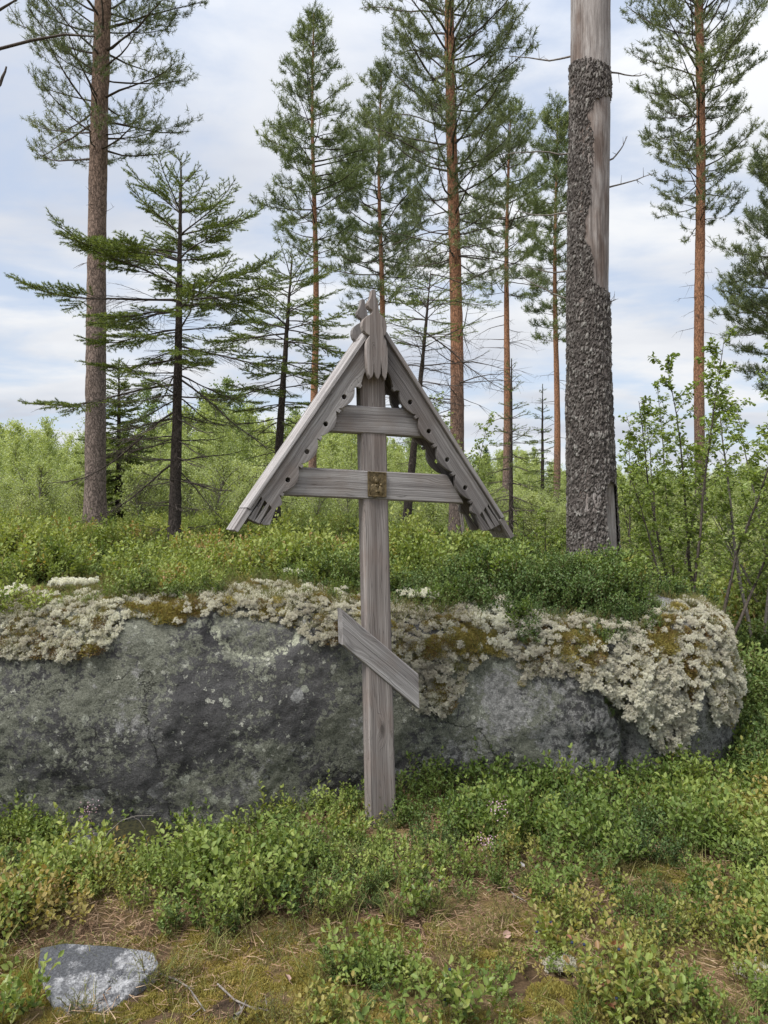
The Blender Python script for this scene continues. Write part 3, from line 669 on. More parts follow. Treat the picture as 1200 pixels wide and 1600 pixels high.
def rim_moss_geo(seed, r=.04, n=300, h=.02):
    rg = np.random.default_rng(seed); g = Geo(); a = rg.uniform(0, 6.28, n); rr = r * np.sqrt(rg.uniform(0, 1, n))
    P = np.stack([np.cos(a) * rr, np.sin(a) * rr, h * (1 - (rr / r) ** 2) * rg.uniform(.3, 1, n) - .004], -1)
    D = unit(np.stack([np.cos(a) * rr / r * 1.1, np.sin(a) * rr / r * 1.1, np.ones(n)], -1) + rg.normal(0, .6, (n, 3)))
    leaves(g, P, D, rg.normal(size=(n, 3)), rg.uniform(.5, 1.2, n) * .013, .0028, .3, 0, v=np.clip(rg.normal(.5, .3, n), 0, 1))
    return g
M['rim_moss'] = leaf_mat('rim_moss_shoots', [(0.085, 0.05, 0.03), (0.20, 0.12, 0.05), (0.30, 0.27, 0.07), (0.50, 0.38, 0.14)], .8, .2, inst=True, vary=.45)
rmo = [proto_obj('rim_moss_source', rim_moss_geo(850 + i), [M['rim_moss']]) for i in range(3)]
lic = [proto_obj('lichen_cushion', lichen_geo(800 + i), [M['lichen']]) for i in range(4)]

# --- where the plants stand in front of the rock
def npts(x0, x1, y0, y1, dens, rg): n = int((x1 - x0) * (y1 - y0) * dens); return rg.uniform(x0, x1, n), rg.uniform(y0, y1, n)
rgf = np.random.default_rng(21)

def blob(x, y, cx, cy, rx, ry): return np.exp(-((x - cx) / rx) ** 2 - ((y - cy) / ry) ** 2)
def veg_density(x, y):
    """0..1 how densely dwarf shrubs stand in front of the rock"""
    n = fbm(np.stack([x * 2.6, y * 2.6, x * 0 + 2], -1), 3) * .6 + .86
    n = n + .35 * sstep(2.75, 3.15, y) * sstep(3.9, 3.3, y) + .5 * sstep(.1, .3, x) * sstep(3.0, 3.25, y) + .2 * sstep(.4, -.8, x) * sstep(2.5, 2.8, y)
    # bare mossy and brown places
    for cx, cy, rx_, ry_, w in ((-.50, 2.20, .36, .17, 1.9), (-.9, 2.15, .3, .18, 1.6), (-.05, 2.50, .34, .07, 1.5), (.36, 2.60, .20, .13, 1.4), (.22, 2.35, .24, .10, .9), (.62, 2.92, .40, .09, .9), (1.1, 2.82, .35, .11, 1.1), (-.95, 3.22, .22, .16, 1.5), (.5, 2.12, .1, .08, .9), (.05, 2.38, .2, .08, .8), (-.28, 2.34, .25, .10, 1.2)):
        n = n - w * blob(x, y, cx, cy, rx_, ry_)
    for cx, cy, rx_, ry_, w in ((-1.2, 3.25, .35, .25, .6), (-.42, 2.85, .35, .22, .5), (.05, 2.75, .2, .12, .5), (.45, 2.22, .22, .12, .6), (.1, 2.13, .3, .1, .5), (-1.25, 2.5, .3, .3, .5), (.85, 2.35, .4, .18, .45), (.05, 3.15, .35, .2, .5), (1.4, 2.5, .5, .3, .3), (-.62, 2.72, .45, .16, .7), (-1.1, 2.72, .3, .2, .5), (.2, 2.98, .2, .16, .9), (.02, 2.78, .2, .12, .6), (.9, 2.5, .3, .12, .5)):
        n = n + w * blob(x, y, cx, cy, rx_, ry_)
    n = np.where(np.hypot((x + .93) / .30, (y - 2.08) / .40) < 1, -1, n); n = n - 3 * blob(x, y, -.62, 2.02, .28, .22) - 2.5 * blob(x, y, -1.48, 2.84, .16, .15)
    return n

def keep(x, y, p, rg): k = rg.uniform(0, 1, len(x)) < p; return x[k], y[k]
def on_ground(x, y, dz=0.0): return np.stack([x, y, T(x, y) + dz], -1)

# bilberry in the foreground
x, y = npts(-3.2, 4.4, 1.35, 4.3, 260, rgf); fd = foot_dist(x, y); k = fd < .02; x, y = x[k], y[k]
x, y = keep(x, y, sstep(.35, 1.0, veg_density(x, y)) * .8, rgf)
k = np.hypot(x - .0, y - 3.46) > .0; n = len(x)
kind_n = fbm(np.stack([x * 1.7, y * 1.7, x * 0 + 9], -1), 3)
sel = np.where(kind_n + rgf.normal(0, .28, n) > .33, 2, np.where(kind_n + rgf.normal(0, .25, n) < -.28, 1, 0))
size = .82 + .10 * sstep(2.6, 2.9, y) + .30 * sstep(.12, .35, x) * sstep(2.95, 3.2, y) - .10 * sstep(-.1, -.3, x) * sstep(2.95, 3.3, y) - .22 * blob(x, y, -.05, 3.3, .16, .5) - .10 * sstep(2.5, 1.9, y) - .35 * blob(x, y, 0, 3.3, .22, .3) - .4 * blob(x, y, -1.1, 3.4, .42, .3)
cl2 = fbm(np.stack([x * 4.2, y * 4.2, x * 0 + 12], -1), 3); size = np.clip(size * (1 + .85 * cl2), .35, 1.22)
tintn = np.clip(.46 + .35 * cl2 + .55 * fbm(np.stack([x * 2.3, y * 2.3, x * 0 + 4], -1), 2) + rgf.normal(0, .16, n) - .22 * sstep(2.9, 3.4, y), 0, 1)
pidx = np.where(sel == 0, rgf.integers(0, 4, n), np.where(sel == 1, 4 + rgf.integers(0, 3, n), 7 + rgf.integers(0, 2, n)))
scatter('bilberry_shrubs', on_ground(x, y), rand_rot(n, .16, rgf), size * rgf.uniform(.6, 1.15, n), pidx, tintn, bil + lin + yel,
        'mixed low bilberry and lingonberry shrubs growing in front of the boulder', 'shrubs')
# heath sprigs, moss, litter, grass in the foreground
x, y = npts(-3.0, 4.2, 1.35, 4.3, 230, rgf); k = foot_dist(x, y) < .02; x, y = x[k], y[k]
vd = veg_density(x, y); x, y = keep(x, y, .18 + .6 * sstep(.9, .3, vd) * sstep(-.5, .3, vd), rgf); n = len(x)
scatter('heath_undergrowth', on_ground(x, y), rand_rot(n, .35, rgf), rgf.uniform(.35, .95, n), rgf.integers(0, 3, n), rgf.uniform(0, 1, n), hea,
        'thin yellowish heath sprigs between the bilberry shrubs', 'undergrowth')
x, y = npts(-3.0, 4.0, 1.4, 3.9, 700, rgf); k = foot_dist(x, y) < .03; x, y = x[k], y[k]
mo = fbm(np.stack([x * 2.0, y * 2.0, x * 0 + 1], -1), 3) + 1.1 * blob(x, y, -.62, 2.2, .35, .25) + .4 * blob(x, y, .0, 2.45, .3, .12)
x, y = keep(x, y, sstep(-.25, .3, mo) * sstep(1.15, .75, veg_density(x, y)), rgf); n = len(x)
scatter('ground_moss', on_ground(x, y, .002), rand_rot(n, .2, rgf), rgf.uniform(.6, 1.25, n), rgf.integers(0, 3, n), np.clip(.45 + .5 * fbm(np.stack([x * 3, y * 3, x * 0], -1), 2) + rgf.normal(0, .12, n) + .15 * blob(x, y, -.62, 2.2, .35, .25), 0, 1), mos,
        'golden green moss carpet on the bare ground in front', 'moss')
x, y = npts(-3.0, 4.0, 1.4, 3.9, 330, rgf); k = foot_dist(x, y) < .03; x, y = x[k], y[k]
x, y = keep(x, y, sstep(.35, -.35, fbm(np.stack([x * 2.0, y * 2.0, x * 0 + 1], -1), 3)) * .9 + .1, rgf); n = len(x)
scatter('needle_litter', on_ground(x, y, .002), rand_rot(n, .1, rgf), rgf.uniform(.6, 1.3, n), rgf.integers(0, 3, n), rgf.uniform(0, 1, n), lit,
        'brown fallen pine needles scattered on the ground', 'litter')
x, y = npts(-3.0, 4.2, 1.4, 4.6, 60, rgf); k = foot_dist(x, y) < .03; x, y = x[k], y[k]; n = len(x)
scatter('dry_grass', on_ground(x, y), rand_rot(n, .2, rgf), rgf.uniform(.5, 1.1, n), rgf.integers(0, 2, n), rgf.uniform(0, 1, n), gra,
        'sparse thin grass blades among the shrubs', 'grass')

# plateau: low shrubs on top of the rock and the bank behind
bv = BVHTree.FromPolygons([tuple(p) for p in G2.reshape(-1, 3)], [tuple(f) for f in np.stack([ii, ii + 1, ii + nc + 1, ii + nc], -1)])
def on_top(x, y):
    z = T(x, y); out = z.copy()
    for i in range(len(x)):
        if foot_dist_c[i] < 1.0:
            h = bv.ray_cast(Vector((x[i], y[i], 3.0)), Vector((0, 0, -1)))
            if h[0] is not None: out[i] = max(out[i], h[0].z)
    return out
rgp = np.random.default_rng(33)
x1, y1 = npts(-4.2, 3.2, 3.8, 7.5, 200, rgp); x2, y2 = npts(-9, 8, 7.5, 15, 36, rgp); x3, y3 = npts(2.0, 5.5, 4.4, 9.0, 90, rgp)
x4, y4 = npts(.75, 2.2, 3.98, 5.6, 420, rgp); x5, y5 = npts(-3.2, .9, 4.0, 6.2, 60, rgp)
x = np.concatenate([x1, x2, x3, x4, x5]); y = np.concatenate([y1, y2, y3, y4, y5])
fdv = foot_dist(x, y); pxx = 600 + x / y * F
inside = (fdv > np.where((x > .95) & (x < 1.55), .03, np.where(x > .75, .12, .26)) + .10 * fbm(np.stack([x * 4, y * 4, x * 0], -1), 2)) | (y > 7) | ((fdv < 0) & (x > 2.0))
# leave the lichen shoulder on the right free of shrubs
sh = (x > 1.62) & (y < 4.95) & (fdv > 0) & (fdv < .6); inside &= ~sh
x, y = x[inside], y[inside]; foot_dist_c = foot_dist(x, y); n = len(x)
z = on_top(x, y)
clump = fbm(np.stack([x * 3.1, y * 3.1, x * 0 + 11], -1), 3)
kn = fbm(np.stack([x * 1.1, y * 1.1, x * 0 + 7], -1), 3) + .25 * sstep(0, -1.5, x) - .35 * sstep(.6, 1.2, x) * (y < 7)
sel = np.where(kn + rgp.normal(0, .3, n) > .62, 2, np.where(kn + rgp.normal(0, .25, n) < .12, 1, 0))
pidx = np.where(sel == 0, rgp.integers(0, 4, n), np.where(sel == 1, 4 + rgp.integers(0, 3, n), 7 + rgp.integers(0, 2, n)))
tint = np.clip(.5 + .5 * clump + .5 * fbm(np.stack([x * 1.4, y * 1.4, x * 0 + 3], -1), 2) + rgp.normal(0, .15, n) + .10 * (x < 0), 0, 1)
tint = np.clip(tint + .12 * sstep(5, 7, y), 0, 1); tint = np.where((x > .4) & (y < 6.5) & (foot_dist_c > 0), tint * .55, tint)
scl = (.80 + .22 * sstep(4.3, 7, y)) * rgp.uniform(.6, 1.15, n) * np.clip(.92 + 2.1 * clump, .28, 1.8) * np.where(sel == 1, 1.25, 1.0)
scl = np.where(foot_dist_c < 0, scl * 1.5, scl) * (1 - .55 * np.exp(-((x - 1.45) / .55) ** 2 - ((y - 5.35) / .5) ** 2))
scatter('bank_shrubs', np.stack([x, y, z - .005], -1), rand_rot(n, .2, rgp), scl, pidx, tint, bil + lin + yel,
        'carpet of bilberry and lingonberry on top of the boulder and bank', 'shrubs')
x, y = npts(-4.2, 2.6, 3.9, 8.5, 110, rgp); foot_dist_c = foot_dist(x, y); k = (foot_dist_c > .12) & ~((x > 1.75) & (y < 4.7)); x, y = x[k], y[k]; foot_dist_c = foot_dist_c[k]; n = len(x); z = on_top(x, y)
scatter('bank_heath', np.stack([x, y, z - .005], -1), rand_rot(n, .3, rgp), rgp.uniform(.3, .8, n), rgp.integers(0, 3, n), np.clip(.55 + .6 * fbm(np.stack([x * 2.5, y * 2.5, x * 0 + 6], -1), 2) + rgp.normal(0, .15, n), 0, 1), hea,
        'yellow green heath and moss sprigs on top of the boulder', 'undergrowth')

# reindeer lichen and moss on the rim of the rock: seen outline of the mat given as lower and upper limits along the rim
lo_x = [-400, 0, 60, 110, 175, 215, 270, 350, 425, 470, 495, 520, 560, 615, 655, 700, 716, 735, 770, 800, 815, 840, 880, 925, 945, 965, 1000, 1030, 1065, 1080, 1095, 1115, 1140, 1155, 1180, 1230]
lo_y = [1050, 1037, 1030, 1038, 1002, 970, 972, 958, 968, 988, 1020, 1012, 1000, 1045, 1108, 1118, 1095, 1045, 1018, 1038, 1072, 1060, 1048, 1085, 1096, 1100, 1130, 1172, 1170, 1125, 1060, 1140, 1122, 1075, 1015, 1000]
up_x = [-400, 0, 100, 180, 215, 300, 440, 500, 560, 640, 675, 750, 825, 840, 870, 930, 960, 1000, 1040, 1075, 1110, 1165, 1200, 1260]
up_y = [940, 940, 938, 922, 926, 905, 912, 922, 935, 925, 912, 925, 945, 965, 968, 975, 975, 965, 950, 942, 938, 960, 985, 1000]
rgl = np.random.default_rng(55)
Vp = G2[10:].reshape(-1, 3); Nv = gnorm(G2)[10:].reshape(-1, 3)
qx = 600 + Vp[:, 0] / Vp[:, 1] * F; qy = 800 - (Vp[:, 2] - EYE) / Vp[:, 1] * F
lo = np.interp(qx, lo_x, lo_y) + 18 * fbm(Vp * 10, 3) - 3; up = np.interp(qx, up_x, up_y) - 4 + 14 * fbm(Vp * 6 + 4, 2)
vis = (qy < lo) & (qy > up) & (qx > -350) & (qx < 1250)
idx = np.nonzero(vis)[0]
ln_ = fbm(Vp[idx] * np.array([3.2, 3.2, 4]) + 5, 3)
qxs, qys = qx[idx], qy[idx]
# brown / yellow moss places on the rim
brown = (np.exp(-((qxs - 262) / 48) ** 2 - ((qys - 958) / 17) ** 2) * 1.4 + np.exp(-((qxs - 1032) / 27) ** 2 - ((qys - 1000) / 36) ** 2) * 1.35 + np.exp(-((qxs - 1075) / 10) ** 2 - ((qys - 1050) / 40) ** 2) * 1.3
         + np.exp(-((qxs - 740) / 40) ** 2 - ((qys - 1000) / 18) ** 2) * 1.4 + np.exp(-((qxs - 900) / 45) ** 2 - ((qys - 1000) / 26) ** 2) * 1.2)
isl = (ln_ + rgl.normal(0, .12, len(idx)) > -.70) & (rgl.uniform(0, 1, len(idx)) > brown * .75)
li = idx[isl]; area_p = 0.36
li = li[rgl.uniform(0, 1, len(li)) < area_p]; n = len(li)
big = np.exp(-((qx[li] - 1000) / 95) ** 2 - ((qy[li] - 1090) / 85) ** 2) + np.exp(-((qx[li] - 790) / 60) ** 2 - ((qy[li] - 975) / 35) ** 2)
pos = Vp[li] + Nv[li] * (.028 * rgl.uniform(0, 1, n) ** 2 + .022 * big * rgl.uniform(.3, 1.6, n) + .022 * np.maximum(0, fbm(Vp[li] * 12, 2)) * 2.5)[:, None] - np.array([0, 0, 1]) * rgl.uniform(0, .01, n)[:, None]
tl = np.clip(.40 + .5 * fbm(Vp[li] * 5 + 8, 2) + rgl.normal(0, .14, n) + .22 * big - .12 * ((qx[li] > 620) & (qx[li] < 740)), 0, 1)
sl = (.44 + .42 * rgl.uniform(0, 1, n) ** 1.5) * (1 + .5 * big)
scatter('reindeer_lichen', pos, align_rot(unit(Nv[li] * .7 + np.array([0, 0, .6])), rgl), sl, rgl.integers(0, 4, n), tl, lic,
        'pale grey reindeer lichen mat hanging over the rim of the boulder', 'lichen')
mi = idx[~isl]; mi = np.concatenate([mi[rgl.uniform(0, 1, len(mi)) < .42], idx[rgl.uniform(0, 1, len(idx)) < .035]]); n = len(mi)
scatter('rim_moss', Vp[mi] + Nv[mi] * (.004 + .03 * np.maximum(0, fbm(Vp[mi] * 11, 2)))[:, None], align_rot(unit(Nv[mi] * .6 + np.array([0, 0, .5])), rgl), rgl.uniform(.5, 1.2, n), rgl.integers(0, 3, n), np.clip(.5 + .75 * fbm(Vp[mi] * 7, 3) + rgl.normal(0, .15, n), 0, 1), rmo,
        'brown and yellow moss between the lichen on the boulder rim', 'moss')
hi = idx[rgl.uniform(0, 1, len(idx)) < .06]; n = len(hi)
scatter('rim_sprigs', Vp[hi], align_rot(unit(Nv[hi] * .5 + np.array([0, 0, .8]) + rgl.normal(0, .2, (n, 3))), rgl), rgl.uniform(.25, .6, n), rgl.integers(0, 3, n), rgl.uniform(0, 1, n), hea,
        'tiny yellowish sprigs poking out of the lichen rim', 'undergrowth')
# white lichen cushions scattered among shrubs (left top, foreground left, lower right)
cl = []
for (cx, cy, rr_, cnt, tt) in ((-2.15, 4.15, .14, 40, .9), (-1.80, 4.3, .12, 25, .9), (-.5, 4.6, .12, 20, .9), (.2, 4.35, .12, 35, .95), (-1.50, 2.90, .12, 90, .7), (-1.38, 2.88, .08, 50, .8), (2.05, 4.05, .10, 30, .8), (1.95, 3.95, .1, 30, .8), (-1.15, 2.95, .08, 12, .6), (1.1, 2.2, .06, 16, .45), (.55, 2.25, .05, 14, .4)):
    a = rgl.uniform(0, 6.28, cnt); r_ = rr_ * np.sqrt(rgl.uniform(0, 1, cnt))
    for i in range(cnt): cl.append((cx + math.cos(a[i]) * r_[i], cy + math.sin(a[i]) * r_[i] * .7, tt))
cl = np.array(cl); foot_dist_c = foot_dist(cl[:, 0], cl[:, 1]); z = on_top(cl[:, 0], cl[:, 1]); n = len(cl)
scatter('lichen_patches', np.stack([cl[:, 0], cl[:, 1], z + .02 + .05 * (foot_dist_c > 0)], -1), rand_rot(n, .3, rgl), rgl.uniform(.5, 1.0, n), rgl.integers(0, 4, n), np.clip(cl[:, 2] + rgl.normal(0, .1, n), 0, 1), lic,
        'small whitish lichen patches among the shrubs', 'lichen')

# ------------------------------------------------------------------ the cross
YAW = R(20); ct, st_ = math.cos(YAW), math.sin(YAW)
OX, OY = -0.02, 3.5
def PL(px, py, off=0.0):
    """picture point -> (a, z) in the front plane of the cross (a to the right, z up from the eye level)"""
    u = (px - 600) / F; v_ = (800 - py) / F
    k = OX * -st_ + OY * ct + off; D = k / (-st_ * u + ct)
    Pw = (D * u, D); return np.array([(Pw[0] - OX) * ct + (Pw[1] - OY) * st_, EYE + D * v_])
cross = empty('grave_cross', (OX, OY, 0), YAW)
tag(cross, 'weathered grey wooden Orthodox cross with carved gable roof and slanted foot bar', 'cross')
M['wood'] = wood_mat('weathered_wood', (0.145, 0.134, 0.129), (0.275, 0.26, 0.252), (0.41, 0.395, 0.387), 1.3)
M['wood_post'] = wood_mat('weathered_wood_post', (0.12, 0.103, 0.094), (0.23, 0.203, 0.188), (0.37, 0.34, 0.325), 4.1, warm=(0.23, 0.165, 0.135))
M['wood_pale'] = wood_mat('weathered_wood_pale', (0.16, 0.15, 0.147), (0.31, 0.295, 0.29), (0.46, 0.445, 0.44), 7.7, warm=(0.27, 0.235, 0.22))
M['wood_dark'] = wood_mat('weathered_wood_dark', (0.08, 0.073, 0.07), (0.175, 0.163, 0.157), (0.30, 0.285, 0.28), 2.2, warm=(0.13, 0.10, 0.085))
M['wood_end'] = M['wood_dark']

def extrude_poly(name, outline, holes, y0, y1, mat, parent, axis, bevel=.0018, gseed=0.0, warp=0.0):
    """flat outline in (a,z) extruded from y0 (front) to y1; axis = grain direction (unit 2d)"""
    cu = bpy.data.curves.new(name, 'CURVE'); cu.dimensions = '2D'; cu.fill_mode = 'BOTH'
    cu.extrude = abs(y1 - y0) / 2 - bevel; cu.bevel_depth = bevel; cu.bevel_resolution = 1; cu.offset = -bevel
    for lp in [outline] + list(holes):
        s = cu.splines.new('POLY'); s.points.add(len(lp) - 1)
        for p, q in zip(s.points, lp): p.co = (q[0], q[1], 0, 1)
        s.use_cyclic_u = True
    ob = bpy.data.objects.new(name + '_tmp', cu); COL.objects.link(ob); dg = bpy.context.evaluated_depsgraph_get()
    me = bpy.data.meshes.new_from_object(ob.evaluated_get(dg)); bpy.data.objects.remove(ob); bpy.data.curves.remove(cu)
    n = len(me.vertices); co = np.zeros(n * 3); me.vertices.foreach_get('co', co); co = co.reshape(-1, 3)
    V = np.stack([co[:, 0], -co[:, 2] + (y0 + y1) / 2, co[:, 1]], -1)      # curve z -> towards the viewer
    ax = np.array(axis); ay = np.array([-ax[1], ax[0]])
    gu = V[:, 0] * ax[0] + V[:, 2] * ax[1]; gv = V[:, 0] * ay[0] + V[:, 2] * ay[1]
    me.vertices.foreach_set('co', V.ravel())
    for k, a in (('gu', gu + gseed), ('gv', gv + gseed * .37), ('gw', V[:, 1] + gseed * .11)):
        at = me.attributes.new(k, 'FLOAT', 'POINT'); at.data.foreach_set('value', a.astype(np.float32))
    me.materials.clear(); me.materials.append(mat)
    me.polygons.foreach_set('use_smooth', np.zeros(len(me.polygons), bool)); me.update()
    o = bpy.data.objects.new(name, me); COL.objects.link(o); o.parent = parent
    return o

def beam(name, A, B, w, y0, y1, mat, parent, cut=None, bev=.009, gseed=0.0, quad=None):
    """squared timber from A to B (a,z), with chamfered long edges; quad = four front corners (TL,TR,BR,BL)"""
    if quad is None:
        A = np.array(A); B = np.array(B); d = unit(B - A); p = np.array([-d[1], d[0]]) * w / 2; quad = [A + p, B + p, B - p, A - p]
    q = [np.array(k) for k in quad]; d = unit((q[1] + q[2]) / 2 - (q[0] + q[3]) / 2); p = np.array([-d[1], d[0]])
    K = 14; g = Geo(); V = []; GU, GV, GW = [], [], []
    for i in range(K):
        t = i / (K - 1); top = q[0] + (q[1] - q[0]) * t; bot = q[3] + (q[2] - q[3]) * t
        up = unit(top - bot)
        ring = [(top - up * bev, y0), (top, y0 + bev), (top, y1 - bev), (top - up * bev, y1), (bot + up * bev, y1), (bot, y1 - bev), (bot, y0 + bev), (bot + up * bev, y0)]
        for (pt_, yy) in ring:
            j = .0008 * math.sin(t * 9 + yy * 50 + gseed)
            V.append((pt_[0], yy + j, pt_[1])); GU.append(float(pt_ @ d) + gseed); GV.append(float(pt_ @ p) + gseed * .3); GW.append(yy)
    b = np.arange(K - 1)[:, None, None] * 8; j = np.arange(8)[None, :, None]
    idx_ = (b + j)[..., 0]; idn = (b + (j + 1) % 8)[..., 0]
    g.add(V, np.stack([idx_, idn, idn + 8, idx_ + 8], -1).reshape(-1, 4)[:, ::-1], 0, gu=GU, gv=GV, gw=GW)
    g.f.append(np.array([[0, 1, 2, 3, 4, 5, 6, 7]])); g.m.append(np.zeros(1)); e = (K - 1) * 8; g.f.append(np.array([[e + 7, e + 6, e + 5, e + 4, e + 3, e + 2, e + 1, e]])); g.m.append(np.zeros(1))
    return g.build(name, mat, parent, smooth=False)

# post: front face corners traced, thickness 9.5 cm
TH = .08
ptl, ptr = PL(563.5, 585), PL(602, 585); pbl, pbr = PL(577.5, 1262), PL(619.5, 1262)
k1 = unit(ptl - pbl); k2 = unit(ptr - pbr); pbl = pbl - k1 * .25; pbr = pbr - k2 * .25; ptl = ptl + k1 * .17; ptr = ptr + k2 * .17
beam('post', None, None, 0, 0, TH, M['wood_post'], cross, bev=.008, gseed=3.3, quad=[pbr, ptr, ptl, pbl][::1])
# cross bars (lapped into the post, standing 5 mm proud)
beam('crossbar', None, None, 0, -.005, .058, M['wood'], cross, bev=.006, gseed=5.1, quad=[PL(530, 631.5), PL(643, 639), PL(668, 683.5), PL(508, 673.5)])
beam('crossbar', None, None, 0, -.006, .062, M['wood'], cross, bev=.007, gseed=8.9, quad=[PL(462, 729.3), PL(697, 741.5), PL(724, 787), PL(437, 774)])
beam('slanted_bar', None, None, 0, -.007, .072, M['wood'], cross, bev=.006, gseed=12.7, quad=[PL(534, 952), PL(653, 1053), PL(654.5, 1109), PL(535.5, 1008)])

SP, H1 = .1525, .298
def side(hole1, hole4, outer_a, outer_b):
    A_, B_ = PL(*outer_a), PL(*outer_b); d = unit(B_ - A_); h1 = PL(*hole1); h4 = PL(*hole4)
    s1 = (h1 - A_) @ d; s4 = (h4 - A_) @ d; sp = (s4 - s1) / 3
    nn = np.array([-d[1], d[0]]); nn = nn if (h1 - A_) @ nn > 0 else -nn
    return A_ + d * (s1 - H1), d, nn, sp
sides = {'l': side((534.6, 621.7), (447.5, 750.4), (573.3, 525.4), (382.5, 804.6)), 'r': side((637.5, 629.6), (723, 762), (593.8, 525), (765, 793))}
print('spacing', sides['l'][3], sides['r'][3], 'dirs', sides['l'][1], sides['r'][1])
def board_profile(A, d, n, sp):
    P = lambda s, w: A + d * s + n * w
    sc = sp / SP if 0 else 1
    hs = [H1 + SP * k for k in range(4)]
    if True: hs = [H1 + sp * k for k in range(4)]
    inner = [(-.02, .080), (.13, .080), (.155, .084)]
    edges = [hs[0] - sp / 2] + [(h + sp / 2) for h in hs] + [hs[3] + sp * 1.02]
    inner += [(edges[0] - .022, .098), (edges[0] - .020, .106), (edges[0] - .002, .106), (edges[0], .092)]
    for k in range(len(edges) - 1):
        a, b_ = edges[k], edges[k + 1]; last = (k == len(edges) - 2)
        e = b_ - .018
        for j in range(1, 13):
            u = j / 13; s = a + (e - a) * u
            inner.append((s, .068 + .032 * math.sin(math.pi * (u ** .85)) ** .9 + .012 * u))
        if not last: inner += [(e, .077), (e + .001, .090), (b_ - .002, .090), (b_, .072)]
    ss, se = hs[3] + sp * .86, hs[3] + sp * 1.50
    L_ = se
    pts = [(s, w) for s, w in inner if s < ss - .003]
    pts += [(ss, .094), (se - .022, .112), (se - .006, .092)]
    # fingers separated by slots that are wide at the top
    pts += [(se - .004, .075), (ss + .012, .078), (ss + .006, .060), (se, .073)]
    pts += [(se + .004, .046), (ss + .006, .049), (ss, .031), (se + .006, .044)]
    pts += [(se + .010, .016), (ss + .004, .020), (ss - .004, .010), (se + .012, .014)]
    pts += [(se + .014, 0.001), (-.02, 0.001)]
    out = [P(s, w) for s, w in pts]
    holes = [[P(h + .0115 * math.cos(a), .0665 + .0115 * math.sin(a)) for a in np.linspace(0, 2 * math.pi, 21)[:-1]] for h in hs]
    return out, holes
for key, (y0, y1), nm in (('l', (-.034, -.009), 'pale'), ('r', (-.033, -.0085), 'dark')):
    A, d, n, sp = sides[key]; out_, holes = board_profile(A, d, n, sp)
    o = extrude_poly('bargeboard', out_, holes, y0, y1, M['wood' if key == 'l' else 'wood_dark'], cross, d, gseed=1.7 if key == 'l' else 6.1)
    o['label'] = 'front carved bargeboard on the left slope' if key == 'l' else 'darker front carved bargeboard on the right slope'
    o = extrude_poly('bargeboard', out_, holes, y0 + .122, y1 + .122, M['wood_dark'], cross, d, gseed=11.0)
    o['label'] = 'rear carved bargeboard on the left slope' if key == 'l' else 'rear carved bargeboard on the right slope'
    # roof plank and the narrow strips showing below its lower end
    up = -n
    P = lambda s, w: A + d * s + n * w
    Ls = H1 + sp * 3 + sp * (1.32 if key == 'l' else 1.42)
    yf, yb = (-.050, .160)
    if key == 'l':
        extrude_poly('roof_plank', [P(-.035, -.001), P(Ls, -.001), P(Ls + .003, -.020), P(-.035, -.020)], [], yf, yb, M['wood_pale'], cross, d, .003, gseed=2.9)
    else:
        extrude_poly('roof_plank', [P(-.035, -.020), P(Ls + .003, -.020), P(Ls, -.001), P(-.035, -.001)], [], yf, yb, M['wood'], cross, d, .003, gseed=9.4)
    for j in range(3):
        a0 = yf + .006 + j * .068; a1 = a0 + .059
        q4 = [P(Ls - .10, .0015), P(Ls + .115, .0015), P(Ls + .112, .021), P(Ls - .10, .021)]
        if j == 0: q4 = [P(Ls + .002, -.016), P(Ls + .115, -.012), P(Ls + .112, .012), P(Ls + .002, .010)]
        else: q4 = [P(Ls + .004, -.017), P(Ls + .118, -.013), P(Ls + .115, .008), P(Ls + .004, .006)]
        if key == 'r': q4 = q4[::-1]
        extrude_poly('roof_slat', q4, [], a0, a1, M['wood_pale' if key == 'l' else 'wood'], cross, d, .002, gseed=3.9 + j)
    # hidden cleat that carries the slats under the plank
    q4 = [P(Ls - .12, .0005), P(Ls + .06, .0125), P(Ls + .06, .028), P(Ls - .12, .028)]
    if key == 'r': q4 = q4[::-1]
    extrude_poly('roof_cleat', q4, [], -.005, .112, M['wood_dark'], cross, d, .002, gseed=5.0)

# finials: carved horse-head crest boards, front and rear
fz = [(465, 95), (483, 92), (500, 97), (505, 160), (524, 215), (530, 290), (545, 325), (566, 340), (586, 364), (599, 398), (604, 440), (601, 480), (592, 508), (575, 530), (598, 570), (610, 640), (613, 780), (609, 860), (600, 905), (588, 936),
      (566, 895), (549, 740), (546, 870), (536, 905), (521, 928), (503, 905), (489, 860), (484, 740), (481, 860), (472, 895), (456, 918), (436, 880), (420, 820), (412, 700), (411, 600), (420, 560), (445, 520), (412, 500), (388, 470), (376, 430), (379, 390), (396, 358), (425, 335), (462, 318), (472, 300), (470, 285), (446, 268), (428, 240), (424, 212), (436, 196), (452, 170), (462, 130)]
fo = [PL(500 + a / 6, 440 + b_ / 6, -.04) for a, b_ in fz]
o = extrude_poly('finial', fo, [], -.074, -.0355, M['wood_post'], cross, (0, 1), .002, gseed=7.0); o['label'] = 'front carved crest board with feathered lower end'
fo2 = [np.array(p) + np.array([0.0, -.002]) for p in fo]
o = extrude_poly('finial', fo2, [], .083, .117, M['wood_dark'], cross, (0, 1), .002, gseed=8.0); o['label'] = 'rear carved crest board seen behind the front one'

